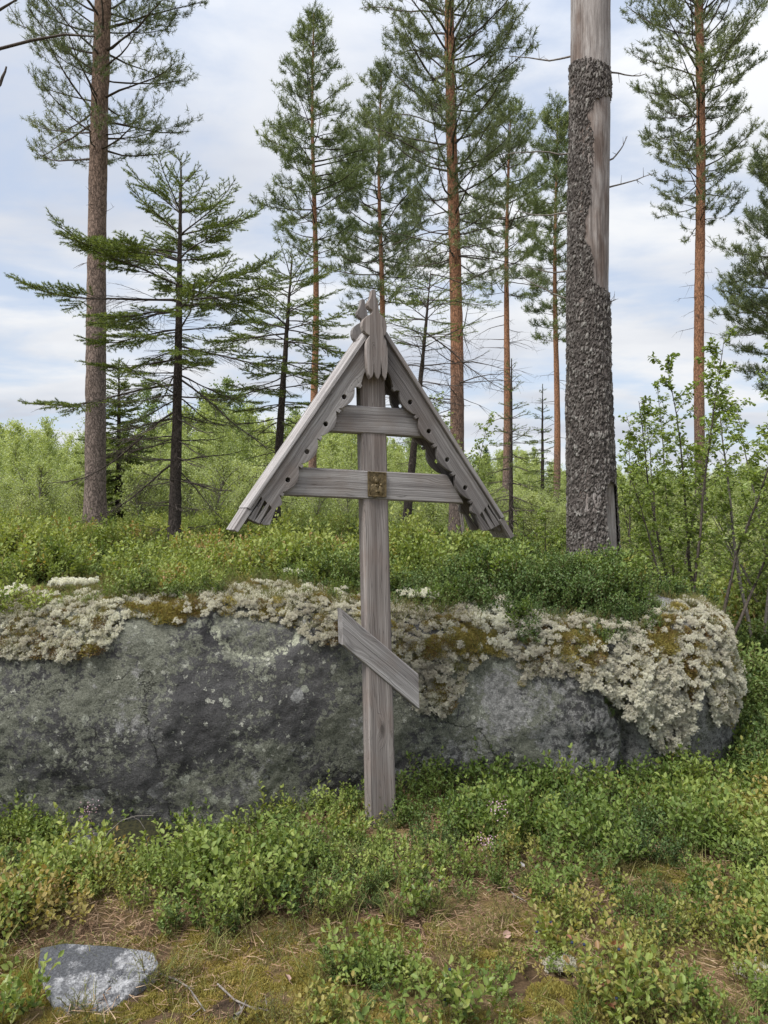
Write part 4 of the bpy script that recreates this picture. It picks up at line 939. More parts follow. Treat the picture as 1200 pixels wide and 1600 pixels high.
# brass icon plate on the crossing
m, nt, b, out = new_mat('aged_brass'); L = nt.links.new
tc = N(nt, 'ShaderNodeTexCoord'); n_ = N(nt, 'ShaderNodeTexNoise', i_Scale=90.0, i_Detail=5.0); L(tc.outputs['Object'], n_.inputs['Vector'])
r_ = ramp(nt, [(0.35, (0.08, 0.058, 0.028)), (0.65, (0.20, 0.15, 0.075))]); L(n_.outputs['Fac'], r_.inputs[0]); L(r_.outputs[0], b.inputs['Base Color'])
b.inputs['Metallic'].default_value = .5; b.inputs['Roughness'].default_value = .5; M['brass'] = m
ic = [PL(573.5, 736.5), PL(602.3, 738.2), PL(602.3, 777), PL(573.8, 775.6)]
plate = extrude_poly('icon_plate', ic[::-1], [], -.0125, -.0062, M['brass'], cross, (0, 1), .001)
cx, cz = np.mean(ic, axis=0); iw, ih = .090, .122
ring_in = [np.array(p) * 1 for p in ic]; cen = np.mean(ic, axis=0)
inner = [cen + (p - cen) * np.array([.86, .90]) for p in ic]
extrude_poly('plate_frame', ic[::-1], [inner[::-1]], -.0165, -.0128, M['brass'], plate, (0, 1), .001)
rel = Geo()
def dome(cx_, cz_, rx_, rz_, h, rr=0.0, y=-.0126):
    A_ = 18; Rn = 6; V = []; Fc = []
    for i in range(Rn + 1):
        for j in range(A_):
            t = i / Rn * math.pi / 2; a = j / A_ * 2 * math.pi; r = math.sin(t); hh = h * math.cos(t)
            V.append((cx_ + math.cos(a) * rx_ * r, y - hh, cz_ + math.sin(a) * rz_ * r))
    for i in range(Rn):
        for j in range(A_): Fc.append((i * A_ + j, i * A_ + (j + 1) % A_, (i + 1) * A_ + (j + 1) % A_, (i + 1) * A_ + j))
    rel.add(V, Fc)
def tor(cx_, cz_, rx_, rz_, r, a0=0, a1=2 * math.pi, y=-.0128):
    t = np.linspace(a0, a1, 24); V, Fc = tubes(np.stack([cx_ + np.cos(t) * rx_, np.full(24, y), cz_ + np.sin(t) * rz_], -1)[None], np.array([r]), np.array([r]), 6); rel.add(V, Fc)
tor(cx - .006, cz + .020, .024, .026, .0012)                                   # halo
dome(cx - .006, cz + .018, .0165, .021, .0045); dome(cx - .004, cz + .014, .0095, .0125, .0085)   # hood, face
dome(cx - .012, cz - .030, .026, .034, .0045); dome(cx - .002, cz - .008, .012, .010, .0060)      # shoulders, neck
tor(cx + .019, cz - .002, .0115, .012, .001); dome(cx + .019, cz - .003, .0075, .0085, .0075)     # small halo, small head
dome(cx + .016, cz - .032, .014, .026, .0070); dome(cx + .002, cz - .034, .014, .006, .0095)      # small figure, hand
for k_ in range(3): tor(cx - .020 + k_ * .008, cz - .050, .012, .034, .0009, 1.0, 2.6, -.0165)
tor(cx - .005, cz + .016, .0165, .022, .0011, -.9, 4.0, -.0158)
rel.build('figure_relief', M['brass'], plate)

# ------------------------------------------------------------------ stones in front
def stone(name, loc, pts, subdiv, disp, mat, seed, label):
    bm = bmesh.new()
    for p in pts: bm.verts.new(p)
    bmesh.ops.convex_hull(bm, input=bm.verts)
    bmesh.ops.delete(bm, geom=[v for v in bm.verts if not v.link_faces], context='VERTS')
    bmesh.ops.triangulate(bm, faces=bm.faces); 
    for _ in range(subdiv): bmesh.ops.subdivide_edges(bm, edges=bm.edges, cuts=1, use_grid_fill=True)
    for _ in range(1): bmesh.ops.smooth_vert(bm, verts=bm.verts, factor=.5, use_axis_x=True, use_axis_y=True, use_axis_z=True)
    bm.normal_update(); V = np.array([v.co[:] for v in bm.verts]); Nm = np.array([v.normal[:] for v in bm.verts])
    dsp = disp * (fbm(V * 7 + seed, 3) + .35 * fbm(V * 28 + seed, 3, .6)); V = V + Nm * dsp[:, None]
    for v, c in zip(bm.verts, V): v.co = c
    me = bpy.data.meshes.new(name); bm.to_mesh(me); bm.free(); me.materials.append(mat); me.polygons.foreach_set('use_smooth', np.ones(len(me.polygons), bool))
    o = bpy.data.objects.new(name, me); COL.objects.link(o); o.location = loc; tag(o, label, 'stone'); return o
M['stone'] = rock_mat('pale_crusted_stone', ring=False)
gz = Tz(-.93, 2.15)
sx = lambda px, py, z: ((px - 600) / F * ((EYE - z) * F / (py - 800)) + .93, (EYE - z) * F / (py - 800) - 2.15, z - gz)
zt_ = gz + .06
top_ = [(62, 1480, .0), (102, 1473, .012), (185, 1482, .006), (240, 1487, .0), (249, 1506, -.01), (222, 1532, -.03), (165, 1560, -.045), (152, 1600, -.06), (92, 1600, -.05), (60, 1503, -.004)]
tp = [sx(a_, b_, zt_ + c_) for a_, b_, c_ in top_]; cxm, cym = np.mean([p_[0] for p_ in tp]), np.mean([p_[1] for p_ in tp])
stone('ground_stone', (-.93, 2.15, gz), tp + [(cxm + (p_[0] - cxm) * .94, cym + (p_[1] - cym) * .94, -.10) for p_ in tp], 4, .008, M['stone'], 2.0, 'flat dark grey stone with white lichen crust lying in moss')
gz2 = Tz(-1.18, 3.42)
stone('mossy_stone', (-1.16, 3.50, gz2), [(-.22, -.06, -.1), (.22, -.06, -.1), (.24, .1, -.05), (-.25, .1, -.05), (-.12, -.1, .12), (.12, -.12, .13), (.2, .05, .12), (-.16, .1, .2), (.05, .1, .22)], 3, .03,
      flat_mat('cavity_shaded_moss', (0.008, 0.009, 0.006), (0.038, 0.036, 0.014), 60, .95, .01), 5.0, 'mossy lump of stone, cavity shade put into its colour, at the foot of the boulder left of the cross')  # moss colour darkened to paint in the shade of the cavity
gz3 = Tz(-1.4, 3.45)
stone('grey_stone', (-1.42, 3.50, gz3 + .06), [(-.12, -.05, -.1), (.12, -.05, -.1), (.1, .1, -.05), (-.12, .1, -.05), (-.08, -.05, .06), (.09, -.04, .05), (.06, .06, .08), (-.06, .08, .09)], 3, .02, M['rock'], 8.0,
      'small grey stone wedged at the left foot of the boulder')

# ------------------------------------------------------------------ trees
class Tree:
    def __init__(s, name, label, cat, loc, seed, group=None, lean=(0, 0)):
        s.o = empty(name, loc); tag(s.o, label, cat, group); s.rg = np.random.default_rng(seed); s.tw = Paths(); s.dead = Paths(); s.seg = []; s.tuft = []; s.lean = lean
    def trunk(s, H, r0, r1, mat, ns=20, K=70, wob=.03, flare=.25, bump=.04, bf=9.0, sink=.3):
        rg = s.rg; z = np.linspace(-sink, H, K); w = wob * H / 8
        p1, p2 = rg.uniform(0, 6.28, 2); x = s.lean[0] * z + w * np.sin(z * .55 + p1) - w * math.sin(p1); y = s.lean[1] * z + w * np.cos(z * .5 + p2) - w * math.cos(p2)
        s.axis = np.stack([x, y, z], -1); t = np.clip(z / H, 0, 1); r = r0 * (1 - t) ** .8 * (1 - r1 / r0) + r1 if H < 6 else r0 + (r1 - r0) * t
        r = r * (1 + flare * np.exp(-np.maximum(z, 0) / .25)); s.r = r
        th = np.arange(ns) / ns * 2 * math.pi
        V = s.axis[:, None] + np.stack([np.cos(th)[None] * r[:, None], np.sin(th)[None] * r[:, None], np.zeros((K, ns))], -1)
        nz = fbm(V * np.array([bf, bf, bf * .45]) * 1.0 + p1, 3); dirv = np.stack([np.cos(th), np.sin(th), np.zeros(ns)], -1)[None]
        V = V + dirv * (nz * bump * r.mean() * 2)[..., None]
        b_ = (np.arange(K - 1)[:, None] * ns + np.arange(ns)[None]).ravel(); b2 = (np.arange(K - 1)[:, None] * ns + (np.arange(ns)[None] + 1) % ns).ravel()
        g = Geo(); g.add(V.reshape(-1, 3), np.stack([b_, b2, b2 + ns, b_ + ns], -1)); s.H = H
        s.trunk_o = g.build('trunk', mat, s.o); return s
    def at(s, z):
        return np.array([np.interp(z, s.axis[:, 2], s.axis[:, 0]), np.interp(z, s.axis[:, 2], s.axis[:, 1]), z]), float(np.interp(z, s.axis[:, 2], s.r))
    def path(s, p, d, ln, k, curve, wig):
        """curve: added to the direction each step (vector), wig: random"""
        pts = [p]; d = d / np.linalg.norm(d)
        for i in range(k - 1):
            c = curve(i / (k - 1)) if callable(curve) else curve
            d = d + c / (k - 1) + s.rg.normal(0, wig, 3); d = d / np.linalg.norm(d); p = p + d * ln / (k - 1); pts.append(p)
        return np.array(pts)
def lerp_path(pts, t):
    f = t * (len(pts) - 1); i = min(int(f), len(pts) - 2); return pts[i] + (pts[i + 1] - pts[i]) * (f - i), unit(pts[i + 1] - pts[i])

def spruce_branch(T_, z, az, ln, el, live=1.0, live_from=.3, dense=1.0, r=None, twmat=None):
    rg = T_.rg; p, tr = T_.at(z); up = np.array([0, 0, 1.])
    out = np.array([math.cos(az), math.sin(az), 0]); d = out * math.cos(el) + up * math.sin(el)
    K = 9; b = T_.path(p, d, ln, K, lambda t: up * (-.45 if t < .4 else .95) * min(1, ln), .055)
    r = r or .0035 + .006 * ln; T_.tw.add(b, r, r * .25, 5)
    side = np.cross(d, up); side = side / np.linalg.norm(side)
    nl = int(ln / .052 * dense); sg = 1
    for j in range(nl):
        t = .12 + .88 * (j + rg.uniform(0, .8)) / nl; t = min(t, .985); q, dd = lerp_path(b, t); sg = -sg
        l2 = (.42 * ln * (1 - t) ** .8 + .05) * rg.uniform(.55, 1.15); l2 = min(l2, .5)
        d2 = dd * .75 + side * sg * rg.uniform(.6, .95) + up * rg.uniform(-.15, .28)
        alive = rg.uniform() < live and t > live_from + rg.normal(0, .07)
        pp = T_.path(q, d2, l2, 5, up * (-.12 if alive else -.35) + dd * .3, .06)
        T_.tw.add(pp, .0022 + .003 * l2, .001, 3)
        if alive: T_.seg += [(pp[i], pp[i + 1], 1.0) for i in range(1 if l2 > .1 else 0, 4)]
        if l2 > .11:
            s3 = 1
            for m_ in range(int(l2 / .034)):
                t3 = .2 + .78 * (m_ + rg.uniform(0, .7)) / max(1, int(l2 / .034)); t3 = min(t3, .97); q3, d3 = lerp_path(pp, t3); s3 = -s3
                sd = np.cross(d3, up); sd = sd / (np.linalg.norm(sd) + 1e-6); l3 = (.38 * l2 * (1 - t3) + .028) * rg.uniform(.6, 1.2)
                e3 = q3 + (d3 * .8 + sd * s3 * .75 + rg.normal(0, .12, 3)) * l3
                if alive: T_.seg.append((q3, e3, 1.0)); T_.seg.append((q3, e3, 1.0)) if l3 > .08 else None
                elif rg.uniform() < .55: T_.tw.add([q3, e3 + np.array([0, 0, -.01])], .0012, .0007, 3)
    q, dd = b[-1], unit(b[-1] - b[-2])
    if live > .3: T_.seg += [(b[i], b[i + 1], 1.0) for i in range(int(K * max(live_from, .35)), K - 1)]

def spruce_finish(T_, dens=150, nl=.017, nw=.0026, mat='spruce_needle', bare='twig_dark'):
    rg = T_.rg
    g = Geo(); T_.tw.put(g, 0, .12); g.build('branches', M[bare], T_.o)['kind'] = 'stuff'
    A_ = np.array([s[0] for s in T_.seg]); B_ = np.array([s[1] for s in T_.seg]); ln = np.linalg.norm(B_ - A_, axis=1)
    cnt = np.maximum(2, (ln * dens).astype(int)); ix = np.repeat(np.arange(len(A_)), cnt); t = rg.uniform(0, 1, len(ix))[:, None]
    P = A_[ix] + (B_ - A_)[ix] * t; D = unit(B_ - A_)[ix]; D = unit(D * .75 + rg.normal(0, .55, D.shape) + np.array([0, 0, .18]))
    tone = np.repeat(np.clip(rg.normal(.45, .2, len(A_)), 0, 1), cnt); v = np.clip(tone + rg.normal(0, .12, len(ix)) + .2 * (t[:, 0] - .5), 0, 1)
    g = Geo(); needles(g, P, D, rg.uniform(.7, 1.1, len(ix)) * nl, nw, 0, rg, v=v)
    o = g.build('needles', M[mat], T_.o, smooth=False); o['kind'] = 'stuff'; print(T_.o.name, 'needles', len(ix)); return T_

def spruce(name, label, loc, H, r0, prof, seed, live_z=(0.3, .5), nwh=.15, per=4, extra=(), dens=330, group=None, lean=(0, 0), nl=.019, nw=.0042, dense=1.0, azbias=None, base=.25, wob=.03, elev=(-.18, 1.0)):
    T_ = Tree(name, label, 'spruce tree', loc, seed, group, lean); T_.trunk(H, r0, .004, M['spruce_bark'], 12, 60, wob, .3, .10, 26)
    rg = T_.rg; z = base
    while z < H - .04:
        Rr = np.interp(z, *prof); az0 = rg.uniform(0, 6.28); k = per if z < H * .93 else 4
        for j in range(k):
            az = az0 + j * 6.283 / k + rg.normal(0, .25); f = z / H; ln = Rr * rg.uniform(.6, 1.1)
            if azbias: ln *= 1 + azbias * -math.cos(az)
            if ln < .04: continue
            el = elev[0] + elev[1] * max(0, f - .5) / .5 + rg.normal(0, .16); lv = sstep(live_z[0], live_z[1], np.array(f)) ; lv = float(lv)
            lf_ = .08 if live_z[1] < 0 else np.interp(f, [.4, .7, 1], [.45, .2, .03])
            spruce_branch(T_, z + rg.uniform(-.03, .03), az, ln, el, lv, lf_, dense)
        z += nwh * rg.uniform(.8, 1.2)
    for (z, az, ln, el, lv, lf) in extra: spruce_branch(T_, z, az, ln, el, lv, lf, dense)
    T_.seg += [(T_.at(H - .22)[0], T_.at(H)[0], 1.0)] * 2
    return spruce_finish(T_, dens, nl, nw)

def base_pt(px, D, z=None): x = (px - 600) / F * D; return (x, D, Tz(x, D) if z is None else z)

m7 = 1 / F * 7.0
b1 = base_pt(272, 7.0); ztop = EYE + (800 - 243) * m7; H_ = ztop - b1[2]
zz_ = lambda py, D, bz: EYE + (800 - py) / F * D - bz
LEFT = math.pi
spruce('young_spruce', 'sparse dark young spruce with dead lower branches standing left of the cross', b1, H_, .062,
       ([0, .5, 1.0, 1.6, 2.0, 2.5, 2.85, 3.1, 3.3, 3.5, H_], [.25, .5, .7, .9, .95, 1.15, 1.12, .75, .52, .28, .06]), 11, (.30, .52), .21, 5, lean=(.018, 0), elev=(-.10, 1.0), nl=.025,
       extra=[(zz_(468, 7, b1[2]), LEFT + .15, 1.55, .02, 1, .45), (zz_(480, 7, b1[2]), LEFT - .5, 1.35, -.05, 1, .4), (zz_(395, 7, b1[2]), LEFT + .1, 1.15, .28, 1, .3), (zz_(420, 7, b1[2]), LEFT - .2, 1.1, .30, 1, .35), (zz_(455, 7, b1[2]), .1, 1.05, .35, 1, .35),
              (zz_(470, 7, b1[2]), -.2, 1.1, .12, 1, .35), (zz_(600, 7, b1[2]), LEFT + .1, 1.45, -.2, .7, .55), (zz_(640, 7, b1[2]), LEFT + .1, 1.5, -.45, .3, .7), (zz_(720, 7, b1[2]), LEFT - .1, 1.2, -.6, .0, .9), (zz_(560, 7, b1[2]), LEFT - .3, 1.1, -.1, .9, .5), (zz_(590, 7, b1[2]), .2, 1.2, -.55, .2, .6), (zz_(540, 7, b1[2]), .05, 1.1, -.1, .8, .5),
              (zz_(730, 7, b1[2]), .3, .75, -.7, 0, .9)], dens=430, nw=.0048, dense=1.3)
b2 = base_pt(428, 8.2); H2 = zz_(395, 8.2, b2[2])
spruce('young_spruce', 'crooked young spruce half hidden behind the left slope of the cross roof', b2, H2, .06,
       ([0, .9, 1.6, 2.2, 2.8, H2], [.2, .35, .8, 1.05, .7, .08]), 23, (.30, .50), .19, 5, nl=.023, elev=(-.1, .9), lean=(.055, 0), dens=380, nw=.005, extra=[(zz_(520, 8.2, b2[2]), LEFT, 1.15, .0, 1, .3), (zz_(500, 8.2, b2[2]), .1, .75, .1, 1, .3), (zz_(440, 8.2, b2[2]), .3, .6, .3, 1, .2), (zz_(600, 8.2, b2[2]), LEFT + .2, 1.0, -.2, 1, .4)], wob=.08)
b3 = base_pt(632, 9.5); H3 = zz_(425, 9.5, b3[2])
spruce('young_spruce', 'thin spruce with drooping dead branches directly behind the cross', b3, H3, .06,
       ([0, 1.2, 1.8, 2.4, 2.8, H3], [.15, .25, .75, .85, .75, .30]), 31, (.62, .82), .2, 5, lean=(.085, 0), dens=280, nw=.005, wob=.06, extra=[(zz_(470, 9.5, b3[2]), .1, 1.0, .1, 1, .25), (zz_(455, 9.5, b3[2]), LEFT, .7, .2, 1, .1), (zz_(520, 9.5, b3[2]), .1, 1.3, -.5, .0, .9), (zz_(430, 9.5, b3[2]), .4, .9, .1, 1, .2)])
b4 = base_pt(798, 8.0); H4 = zz_(560, 8.0, b4[2])
spruce('young_spruce', 'thin scraggly spruce sapling right of the cross before the dead trunk', b4, H4, .03,
       ([0, .5, 1.1, H4], [.25, .55, .42, .05]), 41, (.12, .4), .14, 5, lean=(0, 0), dens=330)
b5 = base_pt(185, 12.5); H5 = zz_(560, 12.5, b5[2])
spruce('bushy_spruce', 'small dense dark spruce just right of the leftmost pine trunk', b5, H5, .06,
       ([0, .3, 1.2, 2.0, H5], [.55, .85, .75, .50, .05]), 51, (-.2, -.1), .13, 7, dens=300, nl=.03, nw=.011)
b6 = base_pt(848, 14); H6 = zz_(600, 14, b6[2])
spruce('bushy_spruce', 'dim green young spruce between the dead trunk and the cross roof', b6, H6, .05,
       ([0, .3, 1.2, H6], [.6, .85, .5, .05]), 52, (-.2, -.1), .19, 5, dens=200, nl=.026, nw=.009)

# ---- pines
def pine(name, label, loc, H, r0, r1, cb, R_, seed, barkm='pine_bark', needle='pine_needle', ns=16, whorl=.42, per=4, lean=(0, 0), tuft=.085, knd=13, nw=.006, shape=None, dead_z=None, dead_n=0, dead_len=.8, extra=(), fine=1.0, group=None, asp=1.0, K=90):
    T_ = Tree(name, label, 'pine tree', loc, seed, group, lean); T_.trunk(H, r0, r1, M[barkm], ns, K, .03, .25, .05, 14)
    rg = T_.rg; up = np.array([0, 0, 1.]); TP, TD, TV = [], [], []
    def tufts_along(pts, n, a=.35):
        for j in range(n):
            t = a + (1 - a) * (j + 1) / n; q, d = lerp_path(pts, min(t, .999)); TP.append(q); TD.append(unit(d + rg.normal(0, .35, 3) + up * .35)); TV.append(vv)
    def branch(z, az, ln, el, foliage=1.0):
        nonlocal vv
        vv = np.clip(rg.normal(.45, .18), 0, 1)
        p, tr = T_.at(z); out = np.array([math.cos(az), math.sin(az), 0]); d = out * math.cos(el) + up * math.sin(el)
        b = T_.path(p, d, ln, 8, up * .35, .09); r = .006 + .011 * ln; T_.tw.add(b, r, r * .25, 3)
        side = np.cross(d, up); side /= np.linalg.norm(side); nl = max(3, int(ln / (.17 / fine))); sg = 1
        for j in range(nl):
            t = .30 + .68 * (j + rg.uniform(0, .9)) / nl; q, dd = lerp_path(b, min(t, .98)); sg = -sg
            l2 = (.38 * ln * (1.15 - t) + .12) * rg.uniform(.6, 1.2)
            pp = T_.path(q, dd * .7 + side * sg * rg.uniform(.5, 1) + up * rg.uniform(-.15, .4), l2, 4, up * .3, .12); T_.tw.add(pp, .004, .0015, 3)
            for m_ in range(max(3, int(l2 / .06))):
                t3 = .35 + .62 * rg.uniform(); q3, d3 = lerp_path(pp, t3); sd = np.cross(d3, up); sd /= np.linalg.norm(sd) + 1e-6
                e = q3 + (d3 * .6 + sd * rg.choice([-1, 1]) * rg.uniform(.4, .9) + up * rg.uniform(0, .5)) * rg.uniform(.06, .2)
                if rg.uniform() < foliage: TP.append(e); TD.append(unit(e - q3 + up * .06)); TV.append(vv)
                T_.tw.add([q3, e], .0022, .001, 3)
            if rg.uniform() < foliage: tufts_along(pp, 2, .6)
        if foliage > .3: tufts_along(b, 3, .75)
    vv = .5; z = cb
    while z < H - .12:
        f = (z - cb) / (H - cb); sh = (shape(f) if shape else math.sin(math.pi * min(1, .22 + .78 * f ** .8)) ** .8 if f < .85 else None)
        if sh is None: sh = (math.sin(math.pi * (.22 + .78 * .85 ** .8)) ** .8) * (1 - (f - .85) / .15 * .75)
        az0 = rg.uniform(0, 6.28); k = per
        for j in range(k):
            ln = R_ * max(sh, .10) * rg.uniform(.65, 1.15); az = az0 + j * 6.283 / k + rg.normal(0, .3)
            branch(z + rg.uniform(-.08, .08), az, ln, np.interp(f, [0, .5, 1], [-.08, .25, .95]) + rg.normal(0, .13), 1.0 if f > .12 else .75)
        z += whorl * rg.uniform(.75, 1.25) * (1 if f < .8 else .7)
    for (z, az, ln, el, fo_) in extra: branch(z, az, ln, el, fo_)
    TP.append(T_.at(H)[0]); TD.append(up); TV.append(.6)
    for _ in range(dead_n):
        z = rg.uniform(*dead_z); p, tr = T_.at(z); az = rg.uniform(0, 6.28); l_ = dead_len * rg.uniform(.3, 1.1); out = np.array([math.cos(az), math.sin(az), rg.uniform(-.25, .3)])
        b = T_.path(p, out, l_, 6, up * rg.uniform(-.7, .2), .10); T_.dead.add(b, .004 + .006 * l_, .0015, 4)
        for m_ in range(int(l_ / .16)):
            q, d = lerp_path(b, rg.uniform(.3, .95)); T_.dead.add([q, q + (d * .6 + rg.normal(0, .5, 3) - up * .2) * l_ * .28], .003, .001, 3)
    g = Geo(); T_.tw.put(g, 0, .1); 
    if T_.dead.d: T_.dead.put(g, 0, .1)
    g.build('branches', M['twig_dark'], T_.o)['kind'] = 'stuff'
    P, D, V_ = np.array(TP), unit(np.array(TD)), np.array(TV); n = len(P); ix = np.repeat(np.arange(n), knd)
    back = rg.uniform(-.9, .25, len(ix))[:, None] * tuft; ND = unit(D[ix] * .55 + rg.normal(0, .62, (len(ix), 3)))
    g = Geo(); needles(g, P[ix] + D[ix] * back, ND, rg.uniform(.6, 1.1, len(ix)) * tuft * .78, nw, 0, rg, v=np.clip(V_[ix] + rg.normal(0, .16, len(ix)) + .12, 0, 1))
    o = g.build('needles', M[needle], T_.o, smooth=False); o['kind'] = 'stuff'; print(name, 'tufts', n, 'tris', len(ix))
    return T_

GP = 'tall pines behind the cross'
p = base_pt(148, 10.0); dlean = (165 - 148) / F * 10 / ((830 - 0) / F * 10)
pine('pine_tree', 'leftmost tall pine with thick grey brown trunk behind the spruce', p, 9.4, .140, .095, zz_(240, 10, p[2]), 1.3, 61, whorl=.26, per=5, lean=(dlean, 0), tuft=.09, knd=20, nw=.0075, ns=30, K=160, group=GP,
     shape=lambda f: .75 + .25 * math.sin(3 * f), dead_z=(2.5, 5.0), dead_n=14, dead_len=.3, fine=1.15)
p = base_pt(489, 22.0); pine('pine_tree', 'slim pine with narrow leafy crown and pointed top left of the cross top', p, zz_(18, 22, p[2]), .14, .02, zz_(400, 22, p[2]), 2.15, 62, needle='pine_needle2', ns=12, whorl=.44, per=5, tuft=.17, knd=12, nw=.016, group=GP,
     shape=lambda f: min(1, .55 + f * 1.6) * (1 - max(0, f - .25) / .75) ** .62, barkm='pine_orange', dead_z=(3.5, 8), dead_n=16, dead_len=1.1)
p = base_pt(594, 27.0); pine('pine_tree', 'farther dense pine rising right above the cross finial', p, zz_(108, 27, p[2]), .17, .02, zz_(470, 27, p[2]), 2.7, 63, ns=12, whorl=.5, per=5, tuft=.2, knd=11, nw=.018, group=GP,
     shape=lambda f: min(1, .7 + f * 1.6) * (1 - max(0, f - .25) / .75) ** .7, barkm='pine_orange')
p = base_pt(712, 13.0); pine('pine_tree', 'tall pine with bright orange trunk right of the cross roof', p, 11.2, .135, .07, zz_(400, 13, p[2]), 2.1, 64, ns=26, K=160, whorl=.34, per=5, lean=(-.0085, 0), tuft=.115, knd=17, nw=.0098, group=GP, barkm='pine_orange',
     shape=lambda f: .62 + .4 * f, dead_z=(2.4, 6.0), dead_n=42, dead_len=1.6)
p = base_pt(789, 19.0); pine('pine_tree', 'slender ochre trunked pine between the orange pine and dead trunk', p, zz_(185, 19, p[2]), .125, .02, zz_(455, 19, p[2]), 1.45, 65, needle='pine_needle2', ns=12, whorl=.4, per=5, lean=(.014, 0), tuft=.16, knd=12, nw=.014, group=GP, barkm='pine_orange',
     shape=lambda f: .55 + .45 * math.sin(math.pi * min(1, f * 1.05)), dead_z=(2.5, 6), dead_n=26, dead_len=1.1)
p = base_pt(868, 25.0); pine('pine_tree', 'narrow reddish pine partly hidden behind the dead trunk', p, zz_(170, 25, p[2]), .14, .02, zz_(530, 25, p[2]), 1.35, 66, ns=12, needle='pine_needle2', whorl=.42, per=5, tuft=.19, knd=12, nw=.017, group=GP, barkm='pine_orange',
     shape=lambda f: .5 + .5 * math.sin(math.pi * min(1, f * 1.05)), dead_z=(3, 6), dead_n=16, dead_len=1.1)
p = base_pt(1096, 16.0); pine('pine_tree', 'tall slim pine right of the dead trunk with high open crown', p, 12.4, .115, .085, zz_(345, 16, p[2]), 1.65, 67, ns=20, K=140, whorl=.33, per=5, lean=(-.004, 0), tuft=.12, knd=17, nw=.0118, group=GP, barkm='pine_orange',
     shape=lambda f: .50 + 1.1 * f if f < .5 else 1.05, dead_z=(4.5, 7.2), dead_n=22, dead_len=.55)
p = base_pt(1225, 20.0); pine('pine_tree', 'bushy dark pine cut off by the right edge', p, zz_(195, 20, p[2]), .15, .02, zz_(600, 20, p[2]), 2.0, 68, ns=10, needle='pine_needle', whorl=.36, per=6, tuft=.16, knd=14, nw=.015, group=GP,
     shape=lambda f: min(1, .6 + f * 1.5) * (1 - max(0, f - .4) / .6) ** .6)
# two more just outside the frame for the view from a step aside
p = base_pt(-180, 14.0); pine('pine_tree', 'tall pine beyond the left edge', p, 11.0, .13, .05, 4.5, 1.7, 69, ns=10, whorl=.6, per=4, tuft=.13, knd=9, nw=.009, group=GP)

# ---- broken dead trunk
D_ = 5.8; bp_ = base_pt(926, D_); bz = bp_[2]
snag = empty('dead_pine_trunk', bp_); tag(snag, 'thick dead pine trunk with peeling dark bark and bare grey wood', 'dead tree')
Ht = 6.6; K = 480; nsg = 130; z = np.linspace(-.3, Ht, K); pyz = 800 - (z + bz - EYE) * F / D_
hw = np.interp(pyz, [-600, 0, 200, 450, 600, 750, 850, 900, 1000], [28, 32.5, 33, 33, 35.5, 38.5, 41, 45, 54]) / F * D_
cxp = np.interp(pyz, [-600, 0, 200, 450, 650, 800, 900, 1000], [925, 922.5, 922, 918.5, 921, 925, 929, 930]); ax = (cxp - 926) / F * D_
th = np.arange(nsg) / nsg * 2 * math.pi; TH_, ZZ = np.meshgrid(th, z)
def snag_pt(r): return np.stack([ax[:, None] + np.cos(TH_) * r, np.sin(TH_) * r, ZZ], -1)
hs_ = np.cos(TH_)      # -1 left .. 1 right as seen from the front (front = -y)
cyl = np.stack([np.cos(TH_) * .17, np.sin(TH_) * .17, ZZ], -1)
rw = hw[:, None] * .925 + .0035 * fbm(cyl * np.array([55, 55, 2.2]), 4, .6) + .006 * fbm(cyl * np.array([9, 9, 1.5]), 3) + .002 * fbm(cyl * np.array([120, 120, 9]), 2)
cav = np.exp(-((hs_ - .62) / .30) ** 2) * sstep(880, 850, pyz)[:, None] * sstep(745, 770, pyz)[:, None] * (np.sin(TH_) < .1)
rw = rw - .035 * cav
ids = (np.arange(K - 1)[:, None] * nsg + np.arange(nsg)[None]).ravel(); id2 = (np.arange(K - 1)[:, None] * nsg + (np.arange(nsg)[None] + 1) % nsg).ravel()
quads = np.stack([ids, id2, id2 + nsg, ids + nsg], -1)
WV = snag_pt(rw); top_cut = Ht - .25 + .22 * fbm(np.stack([np.cos(TH_[0]) * 3, np.sin(TH_[0]) * 3, TH_[0] * 0], -1), 3); WV[..., 2] = np.minimum(WV[..., 2], top_cut[None])
m, nt, b, out = new_mat('bare_dead_wood'); L = nt.links.new
tc = N(nt, 'ShaderNodeTexCoord'); mp = N(nt, 'ShaderNodeMapping'); mp.inputs['Scale'].default_value = (1, 1, .06); L(tc.outputs['Object'], mp.inputs[0])
n1 = N(nt, 'ShaderNodeTexNoise', i_Scale=70.0, i_Detail=6.0, i_Roughness=.65); L(mp.outputs[0], n1.inputs['Vector'])
n2 = N(nt, 'ShaderNodeTexNoise', i_Scale=3.2, i_Detail=6.0, i_Roughness=.6); mp2 = N(nt, 'ShaderNodeMapping'); mp2.inputs['Scale'].default_value = (1.6, 1.6, .55); L(tc.outputs['Object'], mp2.inputs[0]); L(mp2.outputs[0], n2.inputs['Vector'])
r1 = ramp(nt, [(0.30, (0.11, 0.095, 0.085)), (0.5, (0.24, 0.215, 0.20)), (0.72, (0.38, 0.355, 0.33))]); L(n1.outputs['Fac'], r1.inputs[0])
r2 = ramp(nt, [(0.44, (1.1, 1.1, 1.12)), (0.62, (0.55, 0.45, 0.40))]); L(n2.outputs['Fac'], r2.inputs[0])
mm = N(nt, 'ShaderNodeMix', data_type='RGBA', blend_type='MULTIPLY'); mm.inputs[0].default_value = 1; L(r1.outputs[0], mm.inputs[6]); L(r2.outputs[0], mm.inputs[7]); L(mm.outputs[2], b.inputs['Base Color'])
b.inputs['Roughness'].default_value = .85; bp = N(nt, 'ShaderNodeBump', i_Strength=1.0, i_Distance=.004); L(n1.outputs['Fac'], bp.inputs['Height']); L(bp.outputs[0], b.inputs['Normal'])
